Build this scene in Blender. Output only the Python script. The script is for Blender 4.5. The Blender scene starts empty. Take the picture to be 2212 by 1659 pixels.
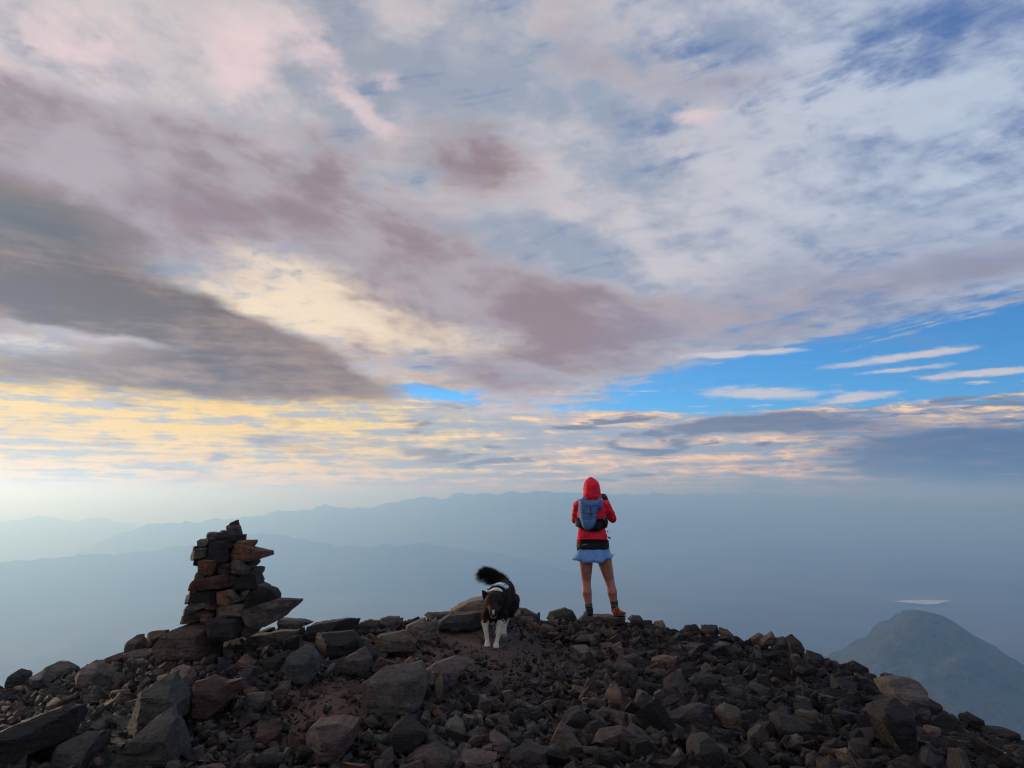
import bpy, bmesh, math, random, mathutils
import mathutils.geometry, mathutils.bvhtree
import numpy as np
from mathutils import Vector, Matrix, noise as mnoise

R = math.radians
random.seed(7)
rng = np.random.default_rng(11)
scene = bpy.context.scene
COL = scene.collection

# ------------------------------------------------------------------ camera
CAM_Z = 1.62
FOC = 1661.0                       # focal length in pixels of a 2212 x 1659 picture
HORIZON = 1078.0                   # row of the true horizon in that picture
PITCH = math.atan((HORIZON - 829.5) / FOC)
cam_data = bpy.data.cameras.new('camera')
cam_data.sensor_width = 36.0
cam_data.lens = 36.0 * FOC / 2212.0
cam_data.clip_start = 0.05
cam_data.clip_end = 400000.0
cam = bpy.data.objects.new('camera', cam_data)
COL.objects.link(cam)
cam.location = (0, 0, CAM_Z)
cam.rotation_euler = (R(90) + PITCH, 0, 0)
scene.camera = cam


def ray(px, py):
    u = (px - 1106.0) / FOC
    v = -(py - 829.5) / FOC
    return Vector((u, math.cos(PITCH) - v * math.sin(PITCH), math.sin(PITCH) + v * math.cos(PITCH)))


def at(px, py, depth):
    d = ray(px, py)
    return Vector((0, 0, CAM_Z)) + d * (depth / d.y)


def azel(px, py):
    d = ray(px, py).normalized()
    return math.degrees(math.atan2(d.x, d.y)), math.degrees(math.asin(d.z))


def lin(r, g, b):
    def f(c):
        c /= 255.0
        return c / 12.92 if c <= 0.04045 else ((c + 0.055) / 1.055) ** 2.4
    return (f(r), f(g), f(b), 1.0)


# ------------------------------------------------------------------ render settings
scene.view_settings.view_transform = 'Standard'
scene.view_settings.look = 'None'
scene.view_settings.gamma = 1.0
scene.view_settings.exposure = 0.0
scene.view_settings.use_curve_mapping = False
scene.render.engine = 'CYCLES'
scene.cycles.use_denoising = True
scene.cycles.use_adaptive_sampling = True
scene.cycles.adaptive_threshold = 0.02
scene.cycles.max_bounces = 4
scene.cycles.diffuse_bounces = 2
scene.cycles.glossy_bounces = 2
scene.cycles.transmission_bounces = 2
scene.cycles.volume_bounces = 2
scene.cycles.filter_width = 1.15
scene.cycles.caustics_reflective = False
scene.cycles.caustics_refractive = False


# ------------------------------------------------------------------ little node language
class N:
    """wraps a node socket so that shader maths can be written as expressions"""
    tree = None

    def __init__(self, sock):
        self.s = sock

    @staticmethod
    def math(op, *args, clamp=False):
        n = N.tree.nodes.new('ShaderNodeMath')
        n.operation = op
        n.use_clamp = clamp
        for i, a in enumerate(args):
            if isinstance(a, N):
                N.tree.links.new(a.s, n.inputs[i])
            else:
                n.inputs[i].default_value = a
        return N(n.outputs[0])

    def __add__(self, o): return N.math('ADD', self, o)
    def __radd__(self, o): return N.math('ADD', self, o)
    def __sub__(self, o): return N.math('SUBTRACT', self, o)
    def __rsub__(self, o): return N.math('SUBTRACT', o, self)
    def __mul__(self, o): return N.math('MULTIPLY', self, o)
    def __rmul__(self, o): return N.math('MULTIPLY', self, o)
    def __truediv__(self, o): return N.math('DIVIDE', self, o)
    def __neg__(self): return N.math('MULTIPLY', self, -1.0)


def smooth(x, a, b, lo=0.0, hi=1.0, kind='SMOOTHSTEP'):
    n = N.tree.nodes.new('ShaderNodeMapRange')
    n.interpolation_type = kind
    n.inputs['From Min'].default_value = a
    n.inputs['From Max'].default_value = b
    n.inputs['To Min'].default_value = lo
    n.inputs['To Max'].default_value = hi
    N.tree.links.new(x.s, n.inputs['Value'])
    return N(n.outputs['Result'])


def ramp(x, stops):
    n = N.tree.nodes.new('ShaderNodeValToRGB')
    el = n.color_ramp.elements
    while len(el) < len(stops):
        el.new(0.5)
    for e, (p, c) in zip(el, stops):
        e.position = p
        e.color = c
    N.tree.links.new(x.s, n.inputs['Fac'])
    return N(n.outputs['Color'])


def put(sock, v):
    if isinstance(v, N):
        N.tree.links.new(v.s, sock)
    else:
        sock.default_value = v


def mix(a, b, f, mode='MIX'):
    n = N.tree.nodes.new('ShaderNodeMix')
    n.data_type = 'RGBA'
    n.blend_type = mode
    n.clamp_factor = True
    put(n.inputs[0], f)
    put(n.inputs[6], a)
    put(n.inputs[7], b)
    return N(n.outputs[2])


def vec(x, y, z=0.0):
    n = N.tree.nodes.new('ShaderNodeCombineXYZ')
    put(n.inputs[0], x); put(n.inputs[1], y); put(n.inputs[2], z)
    return N(n.outputs[0])


def split(v):
    n = N.tree.nodes.new('ShaderNodeSeparateXYZ')
    N.tree.links.new(v.s, n.inputs[0])
    return [N(o) for o in n.outputs]


def noise(v, scale=1.0, detail=4.0, rough=0.5, dist=0.0, lac=2.0):
    n = N.tree.nodes.new('ShaderNodeTexNoise')
    n.inputs['Scale'].default_value = scale
    n.inputs['Detail'].default_value = detail
    n.inputs['Roughness'].default_value = rough
    n.inputs['Lacunarity'].default_value = lac
    n.inputs['Distortion'].default_value = dist
    if v is not None:
        N.tree.links.new(v.s, n.inputs['Vector'])
    return N(n.outputs['Fac'])


def voronoi(v, scale=1.0, feature='F1', rand=1.0, out='Distance'):
    n = N.tree.nodes.new('ShaderNodeTexVoronoi')
    n.feature = feature
    n.inputs['Scale'].default_value = scale
    n.inputs['Randomness'].default_value = rand
    if v is not None:
        N.tree.links.new(v.s, n.inputs['Vector'])
    return N(n.outputs[out])


# ------------------------------------------------------------------ sky: clear air from the Sky Texture, cloud layers over it
SUN_AZ = -46.0                     # degrees to the left of the view
SUN_EL = 9.0
world = bpy.data.worlds.new('World')
scene.world = world
world.use_nodes = True
N.tree = world.node_tree
N.tree.nodes.clear()
w_out = N.tree.nodes.new('ShaderNodeOutputWorld')
w_bg = N.tree.nodes.new('ShaderNodeBackground')
w_bg.inputs['Strength'].default_value = 0.1
world.cycles.sampling_method = 'MANUAL'
world.cycles.sample_map_resolution = 256
N.tree.links.new(w_bg.outputs[0], w_out.inputs['Surface'])
sky = N.tree.nodes.new('ShaderNodeTexSky')
sky.sky_type = 'NISHITA'
sky.sun_disc = False
sky.sun_elevation = R(SUN_EL)
sky.sun_rotation = R(SUN_AZ)
sky.altitude = 3500
sky.air_density = 1.0
sky.dust_density = 0.6
sky.ozone_density = 2.0
sky_clear = N(sky.outputs[0])

tc = N.tree.nodes.new('ShaderNodeTexCoord')
direction = N(tc.outputs['Generated'])
dx, dy, dz = split(direction)
AZ = N.math('ARCTAN2', dx, dy) * 57.29578
EL = N.math('ARCSINE', dz) * 57.29578
EH = EL - 1.10                     # height above the top of the haze bank
up = N.math('MAXIMUM', dz - 0.019, 0.0) + 0.11
PX, PY = dx / up, dy / up          # the cloud sheet, seen in perspective
# streets of cloud run away from the viewer, a little to the right
ca, sa = math.cos(R(8)), math.sin(R(8))
QX = PX * ca - PY * sa
QY = PX * sa + PY * ca
sheet = vec(QX, QY * 0.75, 0.0)
wispy = vec(QX * 1.0, QY * 0.85, 3.7)

warp1 = noise(vec(AZ * 0.045, EL * 0.09, 1.3), 1.0, 4.0, 0.55)
warp2 = noise(vec(AZ * 0.045, EL * 0.09, 7.9), 1.0, 4.0, 0.55)
warp3 = noise(vec(AZ * 0.25, EL * 0.6, 4.1), 1.0, 3.0, 0.6)
WA = AZ + (warp1 - 0.5) * 6.0 + (warp3 - 0.5) * 3.0
WE = EL + (warp2 - 0.5) * 2.6 + (warp3 - 0.5) * 1.4 + 0.8

big = noise(sheet, 0.75, 3.0, 0.5, 0.0)
mid = noise(wispy, 2.1, 6.0, 0.60, 0.12)
pat = noise(vec(AZ * 0.10 + EL * 0.03, EL * 0.19 + AZ * 0.03, 21.0), 1.0, 6.0, 0.60, 0.2)
strat = noise(vec(AZ * 0.05, EL * 0.50, 31.0), 1.0, 5.0, 0.6, 0.2)
fine = noise(vec(QX * 1.6 + QY * 0.3, QY * 1.5, 9.1), 4.6, 5.0, 0.62, 0.15)


def blob(px, py, rx, ry, rot=0.0, w=1.0, warped=True):
    return px, py, rx, ry, rot, w, warped


def total(*patches):
    """sum of soft patches of sky, each centred where (px, py) of the photograph points"""
    t = None
    k = 57.29578 / FOC
    for px, py, rx, ry, rot, w, warped in patches:
        a0, e0 = azel(px, py)
        # the running sum rides along as a z that the scale makes vanish, so that the nodes are worked off one by one
        v = vec(WA if warped else AZ, WE if warped else EL, 0.0 if t is None else t)
        m = N.tree.nodes.new('ShaderNodeMapping')
        m.vector_type = 'TEXTURE'
        m.inputs['Location'].default_value = (a0, e0, 0)
        m.inputs['Rotation'].default_value = (0, 0, R(-rot))
        m.inputs['Scale'].default_value = (rx * k, ry * k, 1e6)
        N.tree.links.new(v.s, m.inputs['Vector'])
        d = N.tree.nodes.new('ShaderNodeVectorMath')
        d.operation = 'DOT_PRODUCT'
        N.tree.links.new(m.outputs[0], d.inputs[0])
        N.tree.links.new(m.outputs[0], d.inputs[1])
        g = N.math('POWER', 0.36788, N(d.outputs['Value']))
        t = g * w if t is None else N.math('MULTIPLY_ADD', g, w, t)
    return t


left = smooth(AZ, 14.0, -30.0)      # 1 towards the low sun
right = smooth(AZ, 4.0, 34.0)

# clear air
clear = mix(sky_clear, (0.055, 0.135, 0.20, 1), 1.0, 'MULTIPLY')

# high deck: white and grey sheet with thin places
holes = total(blob(2000, 800, 460, 96, -2, 1.35), blob(1600, 820, 270, 62, 3, 0.85), blob(2260, 760, 330, 90, -6, 1.2),
              blob(690, 882, 150, 20, 0), blob(900, 815, 130, 20, 0, 0.9), blob(1180, 850, 240, 34, 3, 0.36))
thin = total(blob(1440, 85, 80, 34, 12, 1.0), blob(1760, 150, 210, 50, 4, 0.9), blob(2190, 240, 190, 56, -12, 1.0),
             blob(2080, 10, 260, 50, 0, 0.8), blob(1480, 290, 130, 44, -15, 0.6), blob(1700, 260, 110, 60, -25, 0.5), blob(1900, 70, 200, 60, 0, 0.4))
# combed ice cloud along the upper edge of the clear strip
comb = noise(vec(AZ * 0.07 + EL * 0.02, EL * 1.35 - AZ * 0.22, 6.2), 1.0, 5.0, 0.62, 0.6)
deck_cov = smooth((mid - 0.5) * 0.7 + (fine - 0.5) * 0.8 + (comb - 0.5) * smooth(AZ, 8, 22) * smooth(EH, 17, 12) * 2.4 + 0.88 - holes * 1.05, 0.12, 0.60)
deck_thin = smooth(thin * 0.36 + (0.5 - fine) * 1.7 + (0.5 - mid) * 1.5 + (comb - 0.5) * 0.9 + smooth(AZ, 0, 36) * smooth(EH, 14, 30) * 0.12, 0.22, 0.95)
shade = smooth((big - 0.5) * 0.8 + (pat - 0.5) * 1.3 + (mid - 0.5) * 1.1 + (fine - 0.5) * 0.8 + 0.5, 0.2, 0.78)
deck_light = mix(mix(lin(206, 200, 206), lin(188, 202, 222), right), lin(212, 200, 200), left)
deck_grey = mix(mix(lin(152, 164, 184), lin(122, 140, 180), right), lin(158, 160, 172), left)
deck = mix(deck_grey, deck_light, shade)
# lower part of the deck is warmer and creamier towards the sun
cream = total(blob(720, 575, 290, 48, 7), blob(560, 640, 330, 60, 9, 0.8), blob(930, 695, 330, 52, 8, 0.8), blob(30, 280, 110, 36, 0, 0.8),
              blob(860, 800, 170, 26, 0, 0.9), blob(420, 455, 150, 30, 14, 0.6), blob(1300, 690, 200, 40, 0, 0.45), blob(60, 720, 420, 20, 0, 0.7))
cream = smooth(cream + (mid - 0.5) * 1.2 + (fine - 0.5) * 1.5 + (pat - 0.5) * 1.0, 0.36, 1.15)
deck = mix(deck, lin(248, 226, 196), cream * 0.95)
pink = total(blob(140, 70, 170, 70, 0), blob(520, 110, 120, 90, 50), blob(680, 60, 90, 60, 20), blob(850, 145, 60, 32), blob(800, 230, 120, 40, 30), blob(1490, 225, 90, 26))
deck = mix(deck, lin(232, 208, 210), smooth(pink + (fine - 0.5) * 1.3 + (mid - 0.5) * 0.6, 0.35, 1.25) * 0.9)
col = mix(clear, deck, deck_cov)
col = mix(col, lin(62, 104, 166), deck_thin * 0.8)

# mauve grey bands hanging below the deck
mauve = total(blob(560, 400, 260, 66, 15), blob(860, 510, 400, 96, 17), blob(1110, 640, 300, 92, 12), blob(180, 300, 260, 50, 12, 0.8),
              blob(1000, 300, 130, 80, 10, 0.95), blob(60, 178, 330, 44, 2, 0.9), blob(1470, 660, 340, 50, 6, 0.9), blob(1930, 575, 420, 50, -4, 0.75), blob(1850, 490, 260, 40, -8, 0.45),
              blob(1320, 110, 190, 90, 20, 0.65), blob(1090, 775, 300, 44, 2, 0.7), blob(250, 440, 230, 80, 12, 1.25), blob(110, 370, 240, 60, 4, 0.9), blob(1560, 150, 150, 40, 0, 0.5), blob(720, 300, 120, 46, 10, 0.5))
mauve = smooth(mauve + (mid - 0.5) * 1.3 + (fine - 0.5) * 0.6 + (pat - 0.5) * 1.8 + (strat - 0.5) * 0.7, 0.12, 1.10)
mauve_col = mix(mix(lin(142, 122, 127), lin(144, 148, 172), smooth(AZ, 3, 18)), lin(176, 164, 170), smooth((mid - 0.5) * 0.6 + (pat - 0.5) * 0.9 + 0.5, 0.62, 0.36))
col = mix(col, mauve_col, mauve * 0.95)

# low clouds towards the horizon: long streaks, small cumulus
low_zone = smooth(EH, 8.6, 6.4) * smooth(EH, -1.4, 0.2)
streak = noise(vec(AZ * 0.085 + (warp3 - 0.5) * 0.3, EL * 1.6, 2.0), 1.0, 6.0, 0.62, 0.15)
puff = noise(vec(AZ * 0.42, EL * 1.55, 5.0), 1.0, 6.0, 0.64, 0.2)
lumps = noise(vec(AZ * 0.15, EL * 0.9, 12.0), 1.0, 6.0, 0.55, 0.6)
glow = mix(lin(196, 192, 186), lin(255, 220, 120), smooth(AZ, 4.0, -22.0))
glow = mix(glow, lin(216, 196, 184), smooth(AZ, -4.0, 10.0))
backing = mix(mix(lin(160, 174, 196), lin(188, 186, 184), left), lin(104, 130, 168), smooth(AZ, 10, 32))
lit = smooth((streak - 0.5) * 1.2 + (puff - 0.5) * 0.9 + 0.5, 0.38, 0.58)
low_col = mix(backing, glow, lit * smooth(AZ, 40, 8, 0.45, 1.0))
bright = smooth((puff - 0.5) * 1.2 + (streak - 0.5) * 0.9 + 0.5, 0.55, 0.68)
low_col = mix(low_col, mix(lin(255, 222, 180), lin(255, 240, 150), smooth(AZ, 0, -20)), bright * 0.95)
grey_l = mix(lin(112, 122, 150), lin(160, 152, 150), left)
slate = smooth((lumps - 0.5) * 1.5 + (puff - 0.5) * 0.5 + 0.5, 0.58, 0.74)
low_col = mix(low_col, grey_l, slate * 0.95)
slate2 = total(blob(1600, 893, 230, 20, -2), blob(2180, 930, 330, 44, 3), blob(2240, 990, 360, 36, 2), blob(470, 960, 70, 12, 0, 0.8), blob(920, 950, 110, 13, 0, 0.8), blob(230, 935, 90, 10, 0, 0.7), blob(30, 905, 130, 26, 0, 0.6), blob(1460, 940, 50, 20, 0, 0.6))
slate2 = smooth(slate2 + (puff - 0.5) * 1.0 + (streak - 0.5) * 0.4, 0.34, 0.74)
low_col = mix(low_col, mix(mix(lin(104, 116, 146), lin(72, 100, 142), smooth(AZ, 18, 32)), lin(140, 142, 152), left), slate2 * 0.9)
low_col = mix(low_col, lin(255, 214, 100), smooth(AZ, -1.0, -24.0) * smooth(puff * 0.5 + streak * 0.5, 0.40, 0.57) * 0.9)
low_cov = smooth((streak - 0.5) * 1.3 + (puff - 0.5) * 0.7 + 0.5 + smooth(EH, 6.0, 4.2) * 0.6 + smooth(AZ, 0, -18) * 0.42, 0.62, 0.92)
col = mix(col, low_col, low_cov * low_zone)
# the dark cloud on the left that ends in a point
dark = total(blob(90, 590, 390, 104, 12, 1.1), blob(400, 670, 290, 56, 15), blob(590, 745, 190, 36, 10), blob(560, 802, 230, 42, 1, 1.1),
             blob(40, 430, 220, 66, 4, 0.85), blob(100, 790, 320, 30, 0, 0.45), blob(-350, 640, 460, 180, 0, 0.8))
dark = dark - total(blob(330, 722, 440, 11, 2, 0.6), blob(20, 712, 190, 15, 0, 0.5))
dark_m = smooth(dark + (mid - 0.5) * 0.4 + (fine - 0.5) * 0.6 + (pat - 0.5) * 1.6 + (strat - 0.5) * 0.8, 0.26, 1.15)
dark_col = mix(lin(104, 84, 66), lin(160, 134, 112), smooth((mid - 0.5) * 0.3 + (fine - 0.5) * 0.4 + (pat - 0.5) * 1.2 + (strat - 0.5) * 1.3 + 0.5, 0.28, 0.78))
dark_col = mix(dark_col, lin(90, 92, 92), total(blob(20, 430, 230, 62)) * 0.8)
col = mix(col, dark_col, dark_m * 0.97)

# a few small bright bars in the clear strip
bars = total(blob(1600, 764, 150, 9, -1, 1, False), blob(1950, 771, 160, 10, -4, 1, False), blob(1960, 797, 120, 6, -2, 0.8, False), blob(2150, 803, 160, 9, -1, 1, False),
             blob(1640, 850, 170, 18, 3, 0.9, False), blob(1860, 858, 80, 10, -6, 0.8, False), blob(2050, 878, 60, 4, 0, 0.8, False))
bars = smooth(bars + (fine - 0.5) * 0.8 + (puff - 0.5) * 1.1, 0.30, 0.95)
col = mix(col, lin(214, 208, 214), bars * 0.85)

# air near the horizon thickens and takes the light of its side
air = ramp(smooth(AZ, -40, 40, kind='LINEAR'), [(0.0, lin(238, 206, 156)), (0.25, lin(236, 204, 162)), (0.5, lin(204, 182, 166)), (0.68, lin(142, 152, 168)), (0.85, lin(104, 126, 154)), (1.0, lin(86, 114, 148))])
col = mix(col, air, smooth(EH, 0.7, -1.6))
col = mix(col, lin(120, 140, 160), smooth(EH, -2, -10))
scaled = mix(col, (10, 10, 10, 1), 1.0, 'MULTIPLY')
N.tree.links.new(scaled.s, w_bg.inputs['Color'])
# ------------------------------------------------------------------ sun, low on the left behind thin cloud
sun_data = bpy.data.lights.new('sun', 'SUN')
sun_data.energy = 2.4
sun_data.angle = R(14)
sun_data.color = (1.0, 0.82, 0.64)
sun = bpy.data.objects.new('sun', sun_data)
COL.objects.link(sun)
sun_dir = Vector((math.sin(R(SUN_AZ)) * math.cos(R(SUN_EL)), math.cos(R(SUN_AZ)) * math.cos(R(SUN_EL)), math.sin(R(SUN_EL))))
sun.rotation_euler = sun_dir.to_track_quat('Z', 'Y').to_euler()


# ------------------------------------------------------------------ helpers for objects
def material(name, rough=0.9):
    m = bpy.data.materials.new(name)
    m.use_nodes = True
    N.tree = m.node_tree
    b = m.node_tree.nodes['Principled BSDF']
    b.inputs['Roughness'].default_value = rough
    b.inputs['Specular IOR Level'].default_value = 0.3
    return m, b


def bump(b, height, strength=0.5, dist=0.02):
    n = N.tree.nodes.new('ShaderNodeBump')
    n.inputs['Strength'].default_value = strength
    n.inputs['Distance'].default_value = dist
    N.tree.links.new(height.s, n.inputs['Height'])
    N.tree.links.new(n.outputs[0], b.inputs['Normal'])


def mesh_object(name, verts, faces, mat, parent=None, smooth_shade=False):
    me = bpy.data.meshes.new(name)
    me.from_pydata([tuple(v) for v in verts], [], [tuple(int(i) for i in f) for f in faces])
    me.update()
    if smooth_shade:
        me.polygons.foreach_set('use_smooth', [True] * len(me.polygons))
    if mat:
        me.materials.append(mat)
    o = bpy.data.objects.new(name, me)
    COL.objects.link(o)
    if parent is not None:
        o.parent = parent
    return o


def tag(o, label=None, category=None, group=None, kind=None):
    if label: o['label'] = label
    if category: o['category'] = category
    if group: o['group'] = group
    if kind: o['kind'] = kind
    return o


def empty(name, loc=(0, 0, 0), rz=0.0):
    o = bpy.data.objects.new(name, None)
    COL.objects.link(o)
    o.location = loc
    o.rotation_euler = (0, 0, rz)
    return o


def fbm(x, y, z=0.0, octaves=4):
    return mnoise.fractal(Vector((x, y, z)), 1.0, 2.0, octaves)


# ------------------------------------------------------------------ summit ground
SKYLINE = [(-260, 1640, 6.0), (-120, 1540, 6.6), (0, 1490, 7.0), (130, 1455, 7.2), (270, 1425, 7.2), (330, 1392, 7.2), (480, 1372, 7.4), (640, 1358, 7.6), (760, 1352, 7.8), (900, 1334, 8.2),
           (990, 1316, 8.6), (1060, 1310, 8.8), (1170, 1338, 9.2), (1330, 1340, 9.35), (1430, 1352, 9.2), (1560, 1376, 8.8), (1720, 1408, 8.3),
           (1800, 1436, 8.0), (1900, 1470, 7.6), (1990, 1512, 7.2), (2050, 1560, 6.8), (2130, 1586, 6.5), (2212, 1612, 6.3), (2340, 1660, 6.0), (2500, 1730, 5.7)]
_cr = [at(px, py + 8, d) for px, py, d in SKYLINE]
CR_A = np.array([p.x / p.y for p in _cr])
CR_Y = np.array([p.y for p in _cr])
CR_Z = np.array([p.z for p in _cr])
_fr = [at(px, 1665, 4.5) for px, _, _ in SKYLINE]
FR_A = np.array([p.x / p.y for p in _fr])
FR_Z = np.array([p.z for p in _fr])
FY = 4.5


def ground_z(x, y):
    """height of the bare summit at (x, y); arrays or numbers"""
    x = np.asarray(x, dtype=float)
    y = np.asarray(y, dtype=float)
    ys = np.maximum(y, 0.8)
    a = np.clip(x / ys, CR_A[0], CR_A[-1])
    yc = np.interp(a, CR_A, CR_Y)
    zc = np.interp(a, CR_A, CR_Z)
    zf = np.interp(a, FR_A, FR_Z)
    t = np.clip((y - FY) / (yc - FY), 0, 1)
    z = zf * np.clip(ys / FY, 0, 1) ** 2
    z = np.where(y > FY, zf + (zc - zf) * (0.85 * t + 0.15 * t * t * (3 - 2 * t)), z)
    dy = np.maximum(y - yc, 0)
    z = z - np.where(dy < 2.0, 0.24 * dy + 0.14 * dy * dy, 0.48 + 0.56 + 0.80 * (dy - 2.0))
    side = np.maximum(np.abs(x) - np.where(x > 0, CR_A[-1], -CR_A[0]) * ys, 0)
    z = z - 0.16 * side ** 1.5 / (1 + 0.12 * side)
    back = np.maximum(-3 - y, 0)
    return z - 0.12 * back ** 1.4


def ground_hit(px, py):
    """depth where the line of sight through (px, py) meets the summit"""
    prev = 3.5
    for k in range(1, 140):
        d = 3.5 + k * 0.05
        p = at(px, py, d)
        if p.z <= float(ground_z(p.x, p.y)):
            return 0.5 * (prev + d)
        prev = d
    p = at(px, py, 7.0)
    return float(np.interp(p.x / p.y, CR_A, CR_Y))


def make_ground():
    step = 0.07
    xs = np.arange(-13, 13.01, step)
    ys = np.concatenate([np.arange(-9, 3, 0.3), np.arange(3, 12, step), np.arange(12, 19, 0.3)])
    X, Y = np.meshgrid(xs, ys)
    Z = ground_z(X, Y)
    n = np.array([mnoise.fractal(Vector((x * 1.1, y * 1.1, 0.0)), 1.0, 2.0, 5) for x, y in zip(X.ravel(), Y.ravel())]).reshape(X.shape)
    Z = Z + n * 0.035 - 0.025
    ny, nx = X.shape
    idx = np.arange(nx * ny).reshape(ny, nx)
    f = np.stack([idx[:-1, :-1], idx[:-1, 1:], idx[1:, 1:], idx[1:, :-1]], -1).reshape(-1, 4)
    v = np.stack([X.ravel(), Y.ravel(), Z.ravel()], -1)
    m, b = material('gravelly summit soil', 0.95)
    g = N.tree.nodes.new('ShaderNodeNewGeometry')
    pos = N(g.outputs['Position'])
    n1 = noise(pos, 0.9, 4, 0.6)
    n2 = noise(pos, 9.0, 6, 0.65)
    v1 = voronoi(pos, 38.0)
    v2 = voronoi(pos, 95.0)
    c = ramp(n1 * 0.6 + n2 * 0.4, [(0.30, (0.040, 0.032, 0.031, 1)), (0.5, (0.066, 0.048, 0.043, 1)), (0.68, (0.105, 0.060, 0.047, 1))])
    gx, gy, gz_ = split(pos)
    def patch(x0, y0, rx, ry):
        u, w = (gx - x0) / rx, (gy - y0) / ry
        return N.math('POWER', 0.36788, u * u + w * w)
    dirt = patch(-1.35, 5.6, 0.55, 0.7) + patch(-0.3, 7.3, 0.8, 1.0) * 0.7 + patch(-0.9, 6.4, 0.5, 0.6) * 0.6
    c = mix(c, (0.115, 0.064, 0.050, 1), smooth(dirt + (n2 - 0.5) * 1.2, 0.35, 0.85) * 0.8)
    c = mix(c, (0.11, 0.095, 0.085, 1), smooth(v1, 0.30, 0.05) * 0.35)
    put(b.inputs['Base Color'], c)
    bump(b, n2 * 0.5 - v1 * 0.6 - v2 * 0.25, 0.9, 0.03)
    o = mesh_object('summit_ground', v, f, m, smooth_shade=True)
    return tag(o, 'stony summit ground of dark broken rock and reddish gravel', kind='structure')


summit = make_ground()

# ------------------------------------------------------------------ the mountain's flank, the valley and the ridges beyond
BASE = -1000.0


LAKE_C = (lambda d: Vector((d.x, d.y)) * ((BASE - CAM_Z) / d.z))(ray(1994, 1300.5))


def make_valley():
    m, b = material('hazy valley floor', 1.0)
    g = N.tree.nodes.new('ShaderNodeNewGeometry')
    pos = N(g.outputs['Position'])
    n1 = noise(pos, 0.00035, 8, 0.62, 0.8)
    n2 = noise(pos, 0.0016, 6, 0.6)
    c = ramp(n1 * 0.65 + n2 * 0.35, [(0.36, (0.035, 0.045, 0.030, 1)), (0.5, (0.075, 0.080, 0.050, 1)), (0.62, (0.17, 0.145, 0.095, 1)), (0.72, (0.30, 0.26, 0.19, 1))])
    put(b.inputs['Base Color'], c)
    radii = np.concatenate([[11.0], np.geomspace(12.5, 120000, 170)])
    azs = np.concatenate([np.arange(-180, -45, 3.0), np.arange(-45, 45, 0.75), np.arange(45, 180, 3.0)])
    A, Rr = np.meshgrid(np.radians(azs), radii)
    X, Y = Rr * np.sin(A), Rr * np.cos(A)
    r0 = np.minimum(Rr, 12.0)
    Z = ground_z(r0 * np.sin(A), r0 * np.cos(A)) - 0.12
    far = np.maximum(Rr - 12.0, 0)
    Z = Z - 0.85 * far
    floor = BASE + 60 * np.array([fbm(x / 4000, y / 4000, 3.0) for x, y in zip(X.ravel(), Y.ravel())]).reshape(X.shape)
    near_lake = np.exp(-(((X - LAKE_C.x) ** 2 + (Y - LAKE_C.y) ** 2) / 1100.0 ** 2) ** 2)
    floor = floor * (1 - near_lake) + (BASE - 6) * near_lake
    rough = np.array([fbm(x / 300, y / 300, 1.0, 5) for x, y in zip(X.ravel(), Y.ravel())]).reshape(X.shape)
    Z = Z + rough * np.clip(far, 0, 120) * 0.25
    k = 120.0
    Z = np.where(Rr > 60, np.logaddexp(Z / k, floor / k) * k, Z)
    ny, nx = X.shape
    idx = np.arange(nx * ny).reshape(ny, nx)
    nxt = np.roll(idx, -1, axis=1)
    f = np.stack([idx[:-1], nxt[:-1], nxt[1:], idx[1:]], -1).reshape(-1, 4)
    o = mesh_object('valley_terrain', np.stack([X.ravel(), Y.ravel(), Z.ravel()], -1), f, m, smooth_shade=True)
    return tag(o, 'blue hazy valley floor far below the summit', kind='structure')


make_valley()


def hill_material(name, c1, c2, c3, scale, gully=0.0):
    m, b = material(name, 1.0)
    g = N.tree.nodes.new('ShaderNodeNewGeometry')
    pos = N(g.outputs['Position'])
    n1 = noise(pos, scale, 7, 0.62, 0.6)
    n2 = noise(pos, scale * 5, 5, 0.6)
    c = ramp(n1 * 0.55 + n2 * 0.45, [(0.36, c1), (0.52, c2), (0.66, c3)])
    if gully:
        n3 = noise(pos, scale * 14, 5, 0.7)
        c = mix(c, (0.5, 0.5, 0.5, 1), smooth(n3, 0.48, 0.62) * gully, 'MULTIPLY')
        c = mix(c, (0.24, 0.22, 0.18, 1), smooth(noise(pos, scale * 6, 6, 0.7, 1.0), 0.60, 0.70) * 0.6)
        bump(b, n3 + n2, 1.0, 12.0)
    put(b.inputs['Base Color'], c)
    return m


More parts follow.
